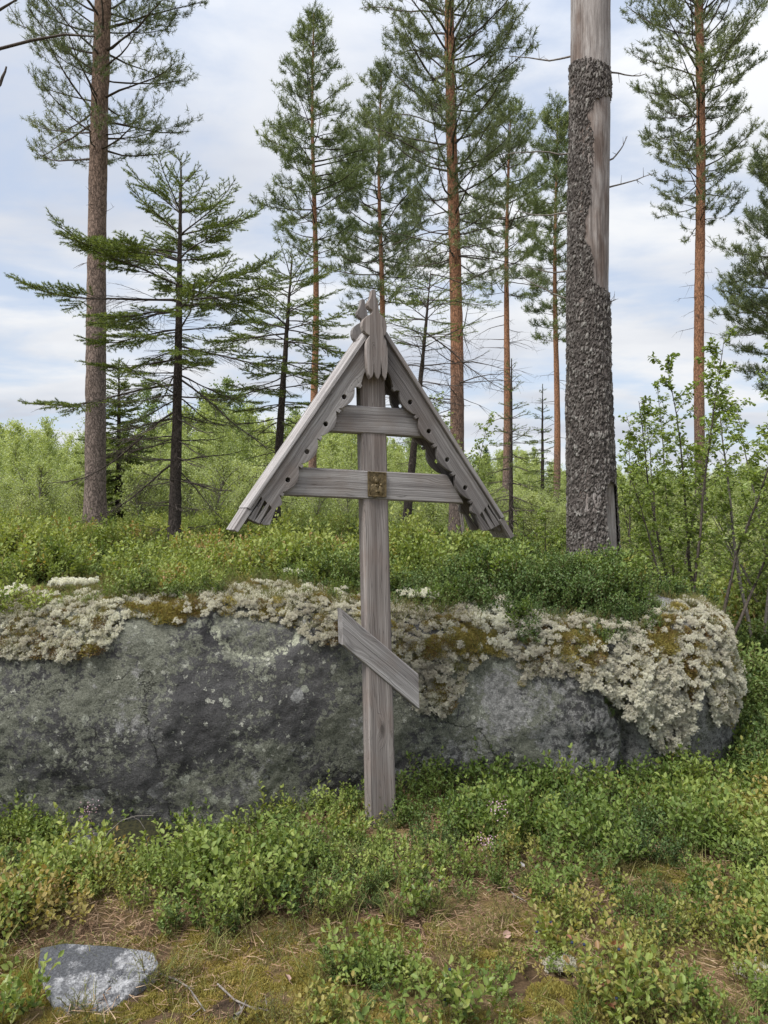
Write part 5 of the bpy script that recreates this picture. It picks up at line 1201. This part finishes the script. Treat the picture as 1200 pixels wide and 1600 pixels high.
g = Geo(); g.add(WV.reshape(-1, 3), quads); g.build('bare_wood', m, snag)
# bark shell
nb1 = fbm(cyl * np.array([7, 7, 5]) + 3, 3); front = np.sin(TH_) < .25
hb = np.interp(pyz, [-600, 92, 108, 120, 150, 166, 176, 200, 225, 300, 330, 350, 380, 440, 455, 466, 480, 1100], [-2, -2, -.2, 1.3, 1.3, .6, -.1, -.35, -.15, -.02, -.1, -.42, -.30, -.05, .3, 1.4, 2, 2])[:, None]
mask = (hs_ + .30 * nb1 + .10 * fbm(cyl * 30, 2)) < hb
mask = np.where(front | (hs_ < -.3), mask, (pyz[:, None] > 100 + 40 * nb1) | mask)
mask &= ~((cav + .12 * nb1) > .42)
# raised plates: cells elongated along the trunk
def cell(P):
    i0 = np.floor(P).astype(np.int64); best = np.full(P.shape[:-1], 9.); sec = best.copy(); cid = best * 0
    for dx in (-1, 0, 1):
        for dy in (-1, 0, 1):
            for dz in (-1, 0, 1):
                c = i0 + np.array([dx, dy, dz]); j = np.stack([hash3(c[..., 0] + k * 31, c[..., 1], c[..., 2] + k * 7) for k in range(3)], -1)
                dd = np.linalg.norm(c + j - P, axis=-1); m2 = dd < best; sec = np.where(m2, best, np.minimum(sec, dd)); cid = np.where(m2, j[..., 0], cid); best = np.minimum(best, dd)
    return sec - best, cid
ce, cid = cell((cyl + .010 * np.stack([fbm(cyl * 30 + k, 2) for k in range(3)], -1)) * np.array([58, 58, 20.]))
rb_ = hw[:, None] * .945 + .0065 + .008 * sstep(0, .35, ce) + .006 * cid * sstep(0, .3, ce) + .004 * fbm(cyl * 60, 3) + .008 * fbm(cyl * np.array([38, 38, 4.]), 3) - .008 + .008 * nb1
edge = mask
BV = snag_pt(rb_); BV[..., 2] = np.minimum(BV[..., 2], top_cut[None])
fm = mask.ravel()[quads].all(1) & (ZZ.ravel()[quads].max(1) < Ht - .3)
used = np.unique(quads[fm]); remap = -np.ones(K * nsg, np.int64); remap[used] = np.arange(len(used))
m, nt, b, out = new_mat('dead_dark_bark'); L = nt.links.new
tc = N(nt, 'ShaderNodeTexCoord'); av = N(nt, 'ShaderNodeAttribute', attribute_name='v')
n1 = N(nt, 'ShaderNodeTexNoise', i_Scale=55.0, i_Detail=6.0, i_Roughness=.7); L(tc.outputs['Object'], n1.inputs['Vector'])
s_ = N(nt, 'ShaderNodeMath', operation='MULTIPLY_ADD', n_1=.55); L(av.outputs['Fac'], s_.inputs[0]); L(n1.outputs['Fac'], s_.inputs[2])
r1 = ramp(nt, [(0.36, (0.022, 0.019, 0.017)), (0.60, (0.08, 0.069, 0.063)), (0.82, (0.14, 0.127, 0.117)), (1.0, (0.26, 0.25, 0.23))]); L(s_.outputs[0], r1.inputs[0]); L(r1.outputs[0], b.inputs['Base Color'])
b.inputs['Roughness'].default_value = .9; b.inputs['Specular IOR Level'].default_value = .15
bp = N(nt, 'ShaderNodeBump', i_Strength=1.0, i_Distance=.004); L(n1.outputs['Fac'], bp.inputs['Height']); L(bp.outputs[0], b.inputs['Normal']); M['dead_bark'] = m
g = Geo(); g.add(BV.reshape(-1, 3)[used], remap[quads[fm]], 0, v=(cid * sstep(0, .3, ce)).ravel()[used]); 
# loose scales standing off the bark
rgs = np.random.default_rng(77); cand = used[rgs.integers(0, len(used), 15000)]
c0 = BV.reshape(-1, 3)[cand]; t0 = TH_.ravel()[cand]; outv = np.stack([np.cos(t0), np.sin(t0), 0 * t0], -1); tv = np.stack([-np.sin(t0), np.cos(t0), 0 * t0], -1); upv = np.array([0, 0, 1.]) + 0 * outv
n = len(c0); w_ = rgs.uniform(.0014, .0045, n)[:, None]; h_ = rgs.uniform(.006, .022, n)[:, None]; lift = rgs.uniform(.0, .005, n)[:, None]; sk = rgs.normal(0, .22, n)[:, None]
upv = unit(upv + tv * sk); tw_ = tv * rgs.choice([-1, 1], n)[:, None]
V = np.stack([c0 - outv * .002 + upv * h_ * .5 - tw_ * w_ * .5, c0 - outv * .002 + upv * h_ * .35 + tw_ * w_ * .6, c0 + outv * lift - upv * h_ * .2 + tw_ * w_, c0 + outv * lift * 1.2 - upv * h_ * .6, c0 + outv * lift * .8 - upv * h_ * .3 - tw_ * w_ * .9], 1).reshape(-1, 3)
g.add(V, np.arange(5 * n).reshape(-1, 5), 0, v=np.repeat(rgs.beta(1.2, 3.0, n), 5))
o = g.build('bark', M['dead_bark'], snag, smooth=False)
# spruce twig sprouting before the trunk & dead stubs
stub = Paths()
for (py, sgn, ln) in ((228, 1, .45), (270, 1, .42), (88, 1, .35), (455, 1, .12), (215, -1, .5), (310, -1, .5), (445, -1, .4), (62, -1, .5), (400, -1, .35)):
    zc_ = EYE + (800 - py) / F * D_ - bz; p0 = np.array([float(np.interp(zc_, z, ax)) + sgn * .14, .05, zc_ - .1]); d = np.array([sgn * 1.0, rgs.uniform(.1, .6), rgs.uniform(.05, .5)]); pts = [p0]
    for i in range(6): d = unit(d + rgs.normal(0, .14, 3)); pts.append(pts[-1] + d * ln / 6)
    stub.add(pts, .008, .003, 5)
    for q in range(4): i = rgs.integers(2, 6); stub.add([pts[i], pts[i] + unit(d + rgs.normal(0, .8, 3)) * .07], .003, .001, 3)
g = Geo(); stub.put(g); g.build('dead_branches', M['twig_grey'], snag)['kind'] = 'stuff'
lp = snag_pt(hw[:, None] * 1.04).reshape(-1, 3)

# ---- bare tree reaching in from beyond the left edge (its twigs show at the top left)
bt = empty('bare_tree', (-4.0, 6.0, Tz(-4.0, 6.0))); tag(bt, 'leafless dark branches reaching in at the top left corner', 'tree')
g = Geo(); pt = Paths(); pt.add([(0, 0, -.2), (.03, 0, 1.5), (-.02, 0, 3.2), (.02, 0, 5.5)], .06, .02, 8); pt.put(g); g.build('trunk', M['spruce_bark'], bt)
pt = Paths(); w0 = Vector(bt.location)
def world_branch(px_pts, D, r0, r1, start):
    pts = [np.array(start)] + [np.array(W3(a, b_, D) - w0) for a, b_ in px_pts]; pt.add(pts, r0, r1, 5); return pts
world_branch([(-60, 100), (0, 76), (50, 63), (100, 54), (148, 57)], 6.0, .022, .006, (0, 0, 4.4))
world_branch([(-40, 35), (0, 15), (15, 6), (28, -2), (45, -12)], 6.0, .016, .004, (0, 0, 4.8))
world_branch([(-20, 160), (0, 132), (4, 120), (8, 112), (10, 104)], 6.0, .018, .006, (0, 0, 3.9))
pt.add([np.array(W3(14, 8, 6) - w0), np.array(W3(22, 22, 6) - w0), np.array(W3(27, 33, 6) - w0)], .003, .002, 3)
for k in range(10):
    a = random.uniform(2, 5); zc_ = random.uniform(3, 5.2); q = np.array((0, 0, zc_)); pts = [q]
    for i in range(4): pts.append(pts[-1] + np.array([math.cos(a) * .25, math.sin(a) * .25, random.uniform(-.02, .15)]))
    pt.add(pts, .012, .003, 4)
g = Geo(); pt.put(g, 0, .06); g.build('branches', M['twig_dark'], bt)

# ------------------------------------------------------------------ leafy saplings on the right
def sapling(label, px, D, stems, leafL, seed, nleaf=1.0, mat='birch_leaf', cat='sapling', group='leafy saplings right of the dead trunk', name='birch_sapling', bare=.35):
    x0 = (px - 600) / F * D; loc = (x0, D, Tz(x0, D)); T_ = Tree(name, label, cat, loc, seed, group); rg = T_.rg; up = np.array([0, 0, 1.])
    LP, LD, LN, LL = [], [], [], []
    def lv(pts, n, a):
        for j in range(n):
            q, d = lerp_path(pts, a + (1 - a) * rg.uniform(0, .999)); o_ = unit(rg.normal(size=3) * np.array([1, 1, .5]) + d * .5); LP.append(q + o_ * .008); LD.append(unit(o_ + np.array([0, 0, -.25]))); LN.append(unit(up + rg.normal(0, .5, 3))); LL.append(leafL * rg.uniform(.5, 1.15))
    for (dx, dy, h) in stems:
        h *= 1.22
        s_ = T_.path(np.array([rg.normal(0, .05), rg.normal(0, .05), -.05]), np.array([dx, dy, 1.]), h, 12, up * .25, .045); T_.tw.add(s_, .006 + .0045 * h, .0022, 5)
        nb_ = int(h / .075)
        for j in range(nb_):
            t = bare + (1 - bare) * (j + rg.uniform(0, .9)) / nb_; q, d = lerp_path(s_, min(t, .99)); az = rg.uniform(0, 6.28)
            l2 = (.42 * (1.1 - t) + .10) * rg.uniform(.5, 1.2) * min(1, h / 1.6)
            b_ = T_.path(q, np.array([math.cos(az) * .8, math.sin(az) * .8, .75]), l2, 5, -up * .15, .1); T_.tw.add(b_, .0032, .001, 3); lv(b_, int((8 + l2 / .013) * nleaf), .2)
            for m_ in range(2):
                q3, d3 = lerp_path(b_, rg.uniform(.3, .9)); c_ = T_.path(q3, d3 + rg.normal(0, .6, 3), l2 * .4, 3, 0, .1); T_.tw.add(c_, .0018, .0008, 3); lv(c_, int(9 * nleaf), .1)
        lv(s_, 8, .8)
    g = Geo(); T_.tw.put(g, 0, .06); g.build('stems', M['twig_dark'] if seed % 2 else M['twig_grey'], T_.o)['kind'] = 'stuff'
    LP, LD, LN, LL = map(np.array, (LP, LD, LN, LL)); g = Geo(); leaves(g, LP, LD, LN, LL * 1.05, LL * .74, .12, 0, v=np.clip(rg.normal(.5, .24, len(LP)), 0, 1))
    g.build('leaves', M[mat], T_.o, smooth=False)['kind'] = 'stuff'; return T_
sapling('multi stemmed leafy sapling rising just right of the boulder end', 1095, 5.9, [(-.30, 0, 2.0), (-.12, .1, 2.3), (.05, .05, 2.35), (.22, 0, 2.1), (.38, .1, 1.9), (-.45, .1, 1.6)], .034, 81)
sapling('leafy sapling at the right edge above the lichen shoulder', 1180, 6.4, [(.0, 0, 2.3), (-.16, .1, 2.3), (.25, .1, 2.4), (.5, 0, 2.0)], .034, 82)
sapling('thin leafy sapling between the dead trunk and the multi stemmed one', 1000, 7.5, [(-.05, 0, 1.7), (.15, .1, 2.0), (-.2, 0, 1.3)], .032, 83, .8)
sapling('small pale sapling behind the right slope of the cross roof', 735, 11, [(0, 0, 2.0), (.12, 0, 1.7), (-.12, 0, 1.3)], .04, 84, .7)
sapling('low leafy sapling at the base of the dead trunk on its left', 845, 7.8, [(0, 0, .8), (.3, 0, .7), (-.35, 0, .75), (.1, 0, .6)], .035, 85, .9, bare=.1)
sapling('broad sapling low at the right edge beyond the boulder', 1230, 7.2, [(-.5, 0, 1.8), (-.2, .1, 2.0), (.2, 0, 2.0), (-.7, 0, 1.3)], .035, 86, 1.0, bare=.1)
sapling('loose sapling farther behind the multi stemmed one', 1060, 9.0, [(-.3, 0, 2.1), (0, .1, 2.4), (.3, 0, 2.2), (-.5, 0, 1.5)], .037, 87, .9, bare=.1)

# ------------------------------------------------------------------ distant thicket
def far_birch(seed, H=6.0, n=3400, w=1.0, leaf=.085):
    rg = np.random.default_rng(seed); g = Geo(); pt = Paths(); LP, LD = [], []
    k = 10; s_ = [np.array([0, 0, 0.])]; d = np.array([0, 0, 1.])
    for i in range(k): d = unit(d + rg.normal(0, .05, 3) + np.array([0, 0, .2])); s_.append(s_[-1] + d * H / k)
    s_ = np.array(s_); pt.add(s_, .045, .006, 4); nb_ = 46; per = n // nb_
    for j in range(nb_):
        t = .08 + .9 * (j + rg.uniform(0, 1)) / nb_; q, dd = lerp_path(s_, min(t, .99)); az = rg.uniform(0, 6.28); ln = w * (.25 + 1.05 * math.sin(math.pi * min(.97, .2 + .8 * t)) ** .8) * rg.uniform(.5, 1.1)
        e = q + np.array([math.cos(az) * .75, math.sin(az) * .75, .85]) * ln; pt.add([q, (q + e) / 2 + np.array([0, 0, .05]), e], .012, .003, 3)
        tt = rg.uniform(.1, 1.05, per)[:, None]; P = q + (e - q) * tt + rg.normal(0, .13, (per, 3)) * ln ** .5; LP.append(P); LD.append(rg.normal(size=(per, 3)) + np.array([0, 0, .5]))
    pt.put(g, 1, v=.3); P = np.concatenate(LP); D = np.concatenate(LD); n = len(P)
    tone = np.clip(.35 + .4 * fbm(P * 1.6 + seed, 2) + rg.normal(0, .14, n) + .22 * P[:, 2] / H, 0, 1)
    S_ = unit(np.cross(D, rg.normal(size=(n, 3)))) * leaf * .32; D = unit(D) * leaf
    V = np.stack([P - S_, P + D * .4 - S_ * 1.5, P + D, P + S_], 1).reshape(-1, 3); g.add(V, np.arange(4 * n).reshape(-1, 4), 0, v=np.repeat(tone, 4)); return g
fb = [proto_obj('far_birch_source', far_birch(900 + i, w=(1.0, .8, 1.15)[i % 3]), [M['far_leaf'], M['twig_grey']], smooth=False) for i in range(4)]
def far_spruce(seed, H=6.0):
    rg = np.random.default_rng(seed); g = Geo(); pt = Paths(); pt.add([(0, 0, 0), (0, 0, H * .5), (0, 0, H)], .07, .01, 5); pt.put(g, 1, v=.2); P, D = [], []
    z = .3
    while z < H:
        Rr = 1.35 * (1 - z / H) ** .85 + .06
        for j in range(7):
            a = rg.uniform(0, 6.28); n = int(26 * Rr + 4); t = rg.uniform(.05, 1, n)[:, None]; e = np.array([math.cos(a), math.sin(a), -.22]) * Rr * rg.uniform(.7, 1.1)
            P.append(np.array([0, 0, z]) + e * t + rg.normal(0, .06, (n, 3)) * (1.2 - t)); D.append(e + rg.normal(0, .4, (n, 3)) - np.array([0, 0, .1]))
        z += .2
    P = np.concatenate(P); D = np.concatenate(D); needles(g, P, D, rg.uniform(.16, .28, len(P)), .06, 0, rg, v=rg.uniform(0, 1, len(P))); return g
M['far_spruce'] = leaf_mat('far_spruce_needles', [(0.028, 0.055, 0.025), (0.05, 0.09, 0.035), (0.09, 0.14, 0.05)], .5, .2, inst=True)
fs = [proto_obj('far_spruce_source', far_spruce(950 + i), [M['far_spruce'], M['twig_dark']], smooth=False) for i in range(2)]
rgt = np.random.default_rng(99)
n = 900; yy = 20 + 62 * rgt.uniform(0, 1, n) ** .9; xx = yy * rgt.uniform(-.95, .95, n)
pxv = 600 + xx / yy * F
# height of the tree line as it shows along the horizon
line = np.interp(pxv, [-400, 0, 60, 130, 200, 260, 330, 400, 460, 520, 560, 640, 700, 760, 820, 900, 960, 1040, 1200, 1600], [640, 650, 648, 636, 640, 622, 600, 615, 635, 640, 645, 675, 700, 700, 690, 705, 722, 728, 715, 680])
hmax = np.maximum(1.2, (800 - line) / F * yy + EYE - T(xx, yy)); hgt = hmax * rgt.uniform(.55, .97, n); hgt = np.minimum(hgt, 8.2)
k = ((yy > 26) | (hgt < 2.8)); xx, yy, hgt = xx[k], yy[k], hgt[k]; n = len(xx)
scatter('birch_thicket', np.stack([xx, yy, T(xx, yy) - .05], -1), rand_rot(n, .04, rgt), hgt / 6.0, rgt.integers(0, 4, n), np.clip(.5 + .5 * fbm(np.stack([xx * .12, yy * .12, xx * 0], -1), 2) + rgt.normal(0, .17, n), 0, 1), fb,
        'thicket of pale green young birches filling the clearing behind', 'thicket')
# leafy hedge along the back of the bank
n = 420; hy = rgt.uniform(7.2, 11.5, n); hx = hy * rgt.uniform(-.62, .62, n); ok = (foot_dist(hx, hy) > .2) & ~(np.hypot(hx - 1.64, hy - 5.8) < .5); hx, hy = hx[ok], hy[ok]; n = len(hx)
hed = [proto_obj('hedge_source', stem_plant(970 + i, 9, .42, .034, .62, .026, lean=.45)[0], [M['bilberry'], M['stem']]) for i in range(3)]
scatter('bank_hedge', np.stack([hx, hy, T(hx, hy) - .02], -1), rand_rot(n, .15, rgt), rgt.uniform(.3, .62, n) * (1 + .8 * fbm(np.stack([hx, hy, hx * 0 + 2], -1), 2)), rgt.integers(0, 3, n), np.clip(rgt.normal(.82, .2, n), 0, 1), hed,
        'taller leafy shrubs along the back of the bank', 'shrubs')
# low brush just behind the bank, hides the ground
n = 950; yy = rgt.uniform(11, 26, n); xx = yy * rgt.uniform(-.9, .9, n); kk = np.abs(xx) < 30; hb2 = rgt.uniform(.9, 2.0, n) * np.interp(yy, [11, 26], [.7, 1.3]) * np.where(xx > 1.5, .85, 1)
k = ~((np.abs(600 + xx / yy * F - 600) < 150) & (yy < 14)); xx, yy, hb2 = xx[k], yy[k], hb2[k]; n = len(xx)
fbl = [proto_obj('low_brush_source', far_birch(930 + i, H=1.6, n=2200, w=.55, leaf=.042), [M['far_leaf'], M['twig_grey']], smooth=False) for i in range(3)]
scatter('low_brush', np.stack([xx, yy, T(xx, yy) - .05], -1), rand_rot(n, .1, rgt), hb2 / 1.6 * .8, rgt.integers(0, 3, n), np.clip(rgt.normal(.5, .25, n), 0, 1), fbl,
        'low leafy brush growing behind the bank', 'brush')
# far trees that can be told apart
def far_tree(name, label, px, D, py_top, proto, tone, group, cat):
    x = (px - 600) / F * D; z = Tz(x, D); h = EYE + (800 - py_top) / F * D - z
    root = empty(name, (x, D, z)); tag(root, label, cat, group); s = h / 6.0
    me = proto.data.copy(); 
    n_ = len(me.vertices); co = np.zeros(n_ * 3, np.float32); me.vertices.foreach_get('co', co); ang = random.uniform(0, 6.28); c3 = co.reshape(-1, 3) * s
    me.vertices.foreach_set('co', (c3 @ np.array([[math.cos(ang), math.sin(ang), 0], [-math.sin(ang), math.cos(ang), 0], [0, 0, 1]])).ravel())
    me.materials.clear(); me.materials.append(M['far_dark' if tone == 'd' else 'far_mid']); me.materials.append(M['twig_dark'])
    o = bpy.data.objects.new('crown', me); COL.objects.link(o); o.parent = root; o['kind'] = 'stuff'; return root
M['far_dark'] = leaf_mat('far_spruce_crown', [(0.035, 0.062, 0.028), (0.055, 0.095, 0.04), (0.09, 0.14, 0.055)], .5, .2)
M['far_mid'] = leaf_mat('far_birch_crown', [(0.105, 0.15, 0.06), (0.17, 0.23, 0.09), (0.26, 0.32, 0.13)], .5, .35)
for (nm, lb, px, D, pt_, pr, tn) in (
    ('birch_tree', 'taller grey green birch in the clearing between the two left spruces', 345, 46, 592, fb[0], 'm'),
    ('birch_tree', 'birch crown showing right of the young spruce trunk', 318, 52, 612, fb[1], 'm'),
    ('birch_tree', 'birch in the clearing behind the left roof slope', 385, 44, 618, fb[2], 'm'),
    ('birch_tree', 'birch seen through the gap under the cross roof', 530, 50, 630, fb[3], 'm'),
    ('birch_tree', 'birch seen between post and orange pine trunk', 660, 48, 640, fb[0], 'm'),
    ('birch_tree', 'birch crown between the leftmost pine and the young spruce', 232, 44, 600, fb[1], 'm'),
    ('birch_tree', 'lighter birch behind the cross base on the left', 470, 40, 640, fb[2], 'm'),
    ('far_spruce_tree', 'dark pointed spruce low at the left edge', 22, 38, 768, fs[0], 'd'),
    ('far_spruce_tree', 'dark pointed spruce beside the right slope of the roof', 760, 34, 700, fs[1], 'd'),
    ('far_spruce_tree', 'dim spruce in the thicket behind the right cross bar', 690, 30, 705, fs[0], 'd'),
    ('far_spruce_tree', 'dark spruce behind the left bar of the cross', 590, 36, 680, fs[1], 'd')):
    far_tree(nm, lb, px, D, pt_, pr, tn, None, 'birch tree' if nm == 'birch_tree' else 'spruce tree')

# ------------------------------------------------------------------ small things on the ground
def bush(label, px, py, h, seed, nst=7, mat='bilberry_bush', berries=0, name='bilberry_bush', leafL=.027):
    # foot of the bush from the picture point on the ground
    D = 2.5
    for _ in range(12):
        x = (px - 600) / F * D; D = (EYE - Tz(x, D)) * F / (py - 800)
    root = empty(name, (x, D, Tz(x, D))); tag(root, label, 'bush')
    g, (LP, LD) = stem_plant(seed, nst, h, leafL, .62, .016)
    o = g.build('foliage', [M[mat], M['stem']], root); o['kind'] = 'stuff'
    rg = np.random.default_rng(seed)
    bme = None
    for k in range(berries):
        q = LP[rg.integers(0, len(LP))] + np.array([rg.normal(0, .01), -abs(rg.normal(.018, .01)), .002])
        if bme is None:
            bm = bmesh.new(); bmesh.ops.create_icosphere(bm, subdivisions=3, radius=.0042)
            for v in bm.verts:
                if v.co.z > .0034: v.co.z -= .0012       # the little crown dimple
            bme = bpy.data.meshes.new('berry'); bm.to_mesh(bme); bm.free(); bme.materials.append(M['berry']); bme.polygons.foreach_set('use_smooth', np.ones(len(bme.polygons), bool))
        o = bpy.data.objects.new('berry', bme); COL.objects.link(o); o.parent = root; o.location = q
    return root
M['berry'] = flat_mat('blue_berry_skin', (0.012, 0.015, 0.035), (0.035, 0.045, 0.085), 200, .5)
M['bilberry_bush'] = leaf_mat('bilberry_bush_leaves', [(0.075, 0.125, 0.03), (0.15, 0.215, 0.05), (0.24, 0.295, 0.08), (0.34, 0.37, 0.11)], .42, .38)
M['yellow_bush'] = leaf_mat('yellowing_bush_leaves', [(0.14, 0.18, 0.045), (0.21, 0.26, 0.06), (0.29, 0.28, 0.08), (0.30, 0.13, 0.08)], .45, .38)
for a in (('bright green bilberry bush with dark berries at the bottom centre', 720, 1600, .15, 1001, 9, 'bilberry_bush', 5), ('yellow green bilberry bush with berries right of the bare patch', 870, 1500, .17, 1002, 8, 'yellow_bush', 3),
          ('tall bilberry bush with blue berries near the bottom right', 960, 1590, .21, 1003, 8, 'yellow_bush', 5), ('upright bilberry bush in the middle before the cross foot', 650, 1430, .17, 1004, 9, 'bilberry_bush', 1),
          ('bilberry bush close to the left end of the ground stone', 15, 1600, .16, 1005, 8, 'bilberry_bush', 0), ('fresh green bush right of the mossy stone', 320, 1385, .20, 1006, 9, 'bilberry_bush', 0),
          ('dense green bush directly left of the post foot', 540, 1330, .17, 1007, 10, 'bilberry_bush', 0), ('leafy bush at the left edge before the boulder', 95, 1350, .22, 1008, 9, 'bilberry_bush', 0),
          ('glossy green bush in front of the right boulder face', 860, 1310, .19, 1009, 10, 'bilberry_bush', 0)): bush(*a)

def heather(label, px, py, D, seed, h=.2):
    x = (px - 600) / F * D; ztip = EYE + (800 - py) / F * D; gz_ = Tz(x, D); root = empty('heather_plant', (x, D, gz_)); tag(root, label, 'heather')
    hh = max(.12, ztip - gz_); g = heath_geo(seed, hh, 12); o = g.build('stems', [M['heath_solid'], M['stem_red']], root); o['kind'] = 'stuff'
    rg = np.random.default_rng(seed); g = Geo(); n = 60; c = np.stack([rg.normal(0, .022, n), rg.normal(0, .022, n), hh * (.98 - np.abs(rg.normal(0, .13, n)))], -1)
    leaves(g, c, rg.normal(size=(n, 3)), rg.normal(size=(n, 3)), .0065, .005, .3, 0, v=rg.uniform(0, 1, n)); g.build('flowers', M['heather_flower'], root)['kind'] = 'stuff'
M['heath_solid'] = leaf_mat('heather_leaves', [(0.06, 0.09, 0.025), (0.13, 0.15, 0.04)], .6, .2)
M['heather_flower'] = leaf_mat('heather_flowers', [(0.42, 0.24, 0.33), (0.62, 0.45, 0.52)], .6, .3)
heather('heather with pale pink flowers in front of the boulder right of the post', 778, 1246, 3.05, 41, .2)
heather('smaller pink flowering heather below the first right of the post', 760, 1305, 2.85, 42, .2)
heather('faded heather stalk at the left edge before the boulder', 140, 1250, 3.2, 43, .2)

def twig(label, pts_px, r, mat, seed):
    P = []
    for (px, py) in pts_px:
        D = 2.5
        for _ in range(10): x = (px - 600) / F * D; D = (EYE - Tz(x, D)) * F / (py - 800)
        P.append(np.array([x, D, Tz(x, D) + r + .012]))
    c = P[0].copy(); root = Paths(); rg = np.random.default_rng(seed); Q = [p - c + rg.normal(0, .003, 3) for p in P]; root.add(Q, r, r * .5, 6)
    for k in range(3):
        q, d = lerp_path(Q, rg.uniform(.3, .9)); root.add([q, q + unit(d + rg.normal(0, .6, 3) * np.array([1, 1, .3])) * .05], r * .5, r * .25, 4)
    g = Geo(); root.put(g, 0, .1); o = g.build('fallen_twig', M[mat], None); o.location = c; tag(o, label, 'twig'); return o
twig('crooked dead twig lying on moss right of the ground stone', [(245, 1530), (275, 1540), (295, 1552), (310, 1575), (322, 1588)], .0035, 'twig_grey', 1)
twig('forked dead twig lying at the bottom below the bare needle patch', [(340, 1545), (370, 1575), (400, 1588), (418, 1588), (428, 1570)], .0035, 'twig_grey', 2)
twig('pale bent twig lying right of the centre bushes', [(785, 1375), (795, 1395), (808, 1405), (818, 1415)], .003, 'twig_grey', 3)
twig('short thick broken stick at the bottom edge', [(368, 1602), (376, 1590), (380, 1582)], .006, 'twig_grey', 4)
twig('thin brown twig on the brown ground in the centre', [(590, 1500), (620, 1490), (650, 1502)], .0028, 'twig_brown', 5)

# arching bare stalk in front of the mossy hollow
x = (225 - 600) / F * 3.3; zb_ = Tz(x, 3.3)
g = Geo(); pt = Paths(); c = np.array([x, 3.3, zb_])
for pl_ in ([(160, 1315), (170, 1300), (190, 1282), (212, 1275), (240, 1274)], [(231, 1345), (231, 1320), (228, 1298), (218, 1282), (205, 1275)], [(215, 1370), (225, 1355), (245, 1345), (265, 1340), (275, 1342)]):
    pt.add([np.array(W3(a, b_, 3.3)) - c for a, b_ in pl_], .0022, .001, 4)
pt.put(g); o = g.build('bare_stalks', M['twig_grey']); o.location = c; tag(o, 'arching bare grey stalks in front of the mossy stone', 'dead stalks')

def fallen_leaf(label, px, py, col, seed, sz=.03):
    D = 2.5
    for _ in range(10): x = (px - 600) / F * D; D = (EYE - Tz(x, D)) * F / (py - 800)
    g = Geo(); leaves(g, np.zeros((1, 3)), np.array([[1, .2, .25]]), np.array([[0.1, -.5, 1.]]), sz, sz * .75, .25, 0, v=.5); g.add(*tubes(np.array([[(0, 0, 0), (-.008, -.002, .001), (-.016, -.006, -.002)]]), np.array([.0007]), np.array([.0005]), 4), 0, v=.1)
    o = g.build('fallen_leaf', M[col]); o.location = (x, D, Tz(x, D) + .022); tag(o, label, 'leaf'); o.rotation_euler = (.2, 0, seed)
M['leaf_pink'] = leaf_mat('dry_pinkish_leaf', [(0.40, 0.25, 0.20), (0.5, 0.34, 0.29)], .7, .2)
M['leaf_white'] = leaf_mat('dry_pale_leaf', [(0.45, 0.42, 0.42), (0.6, 0.57, 0.57)], .7, .2)
fallen_leaf('pinkish dry leaf on the dark bare patch', 786, 1475, 'leaf_pink', .4, .034)
fallen_leaf('pale whitish dry leaf standing before the right bushes', 815, 1364, 'leaf_white', 1.3, .034)
fallen_leaf('orange brown dry leaf at the end of the needle litter', 452, 1545, 'leaf_pink', 2.0, .03)
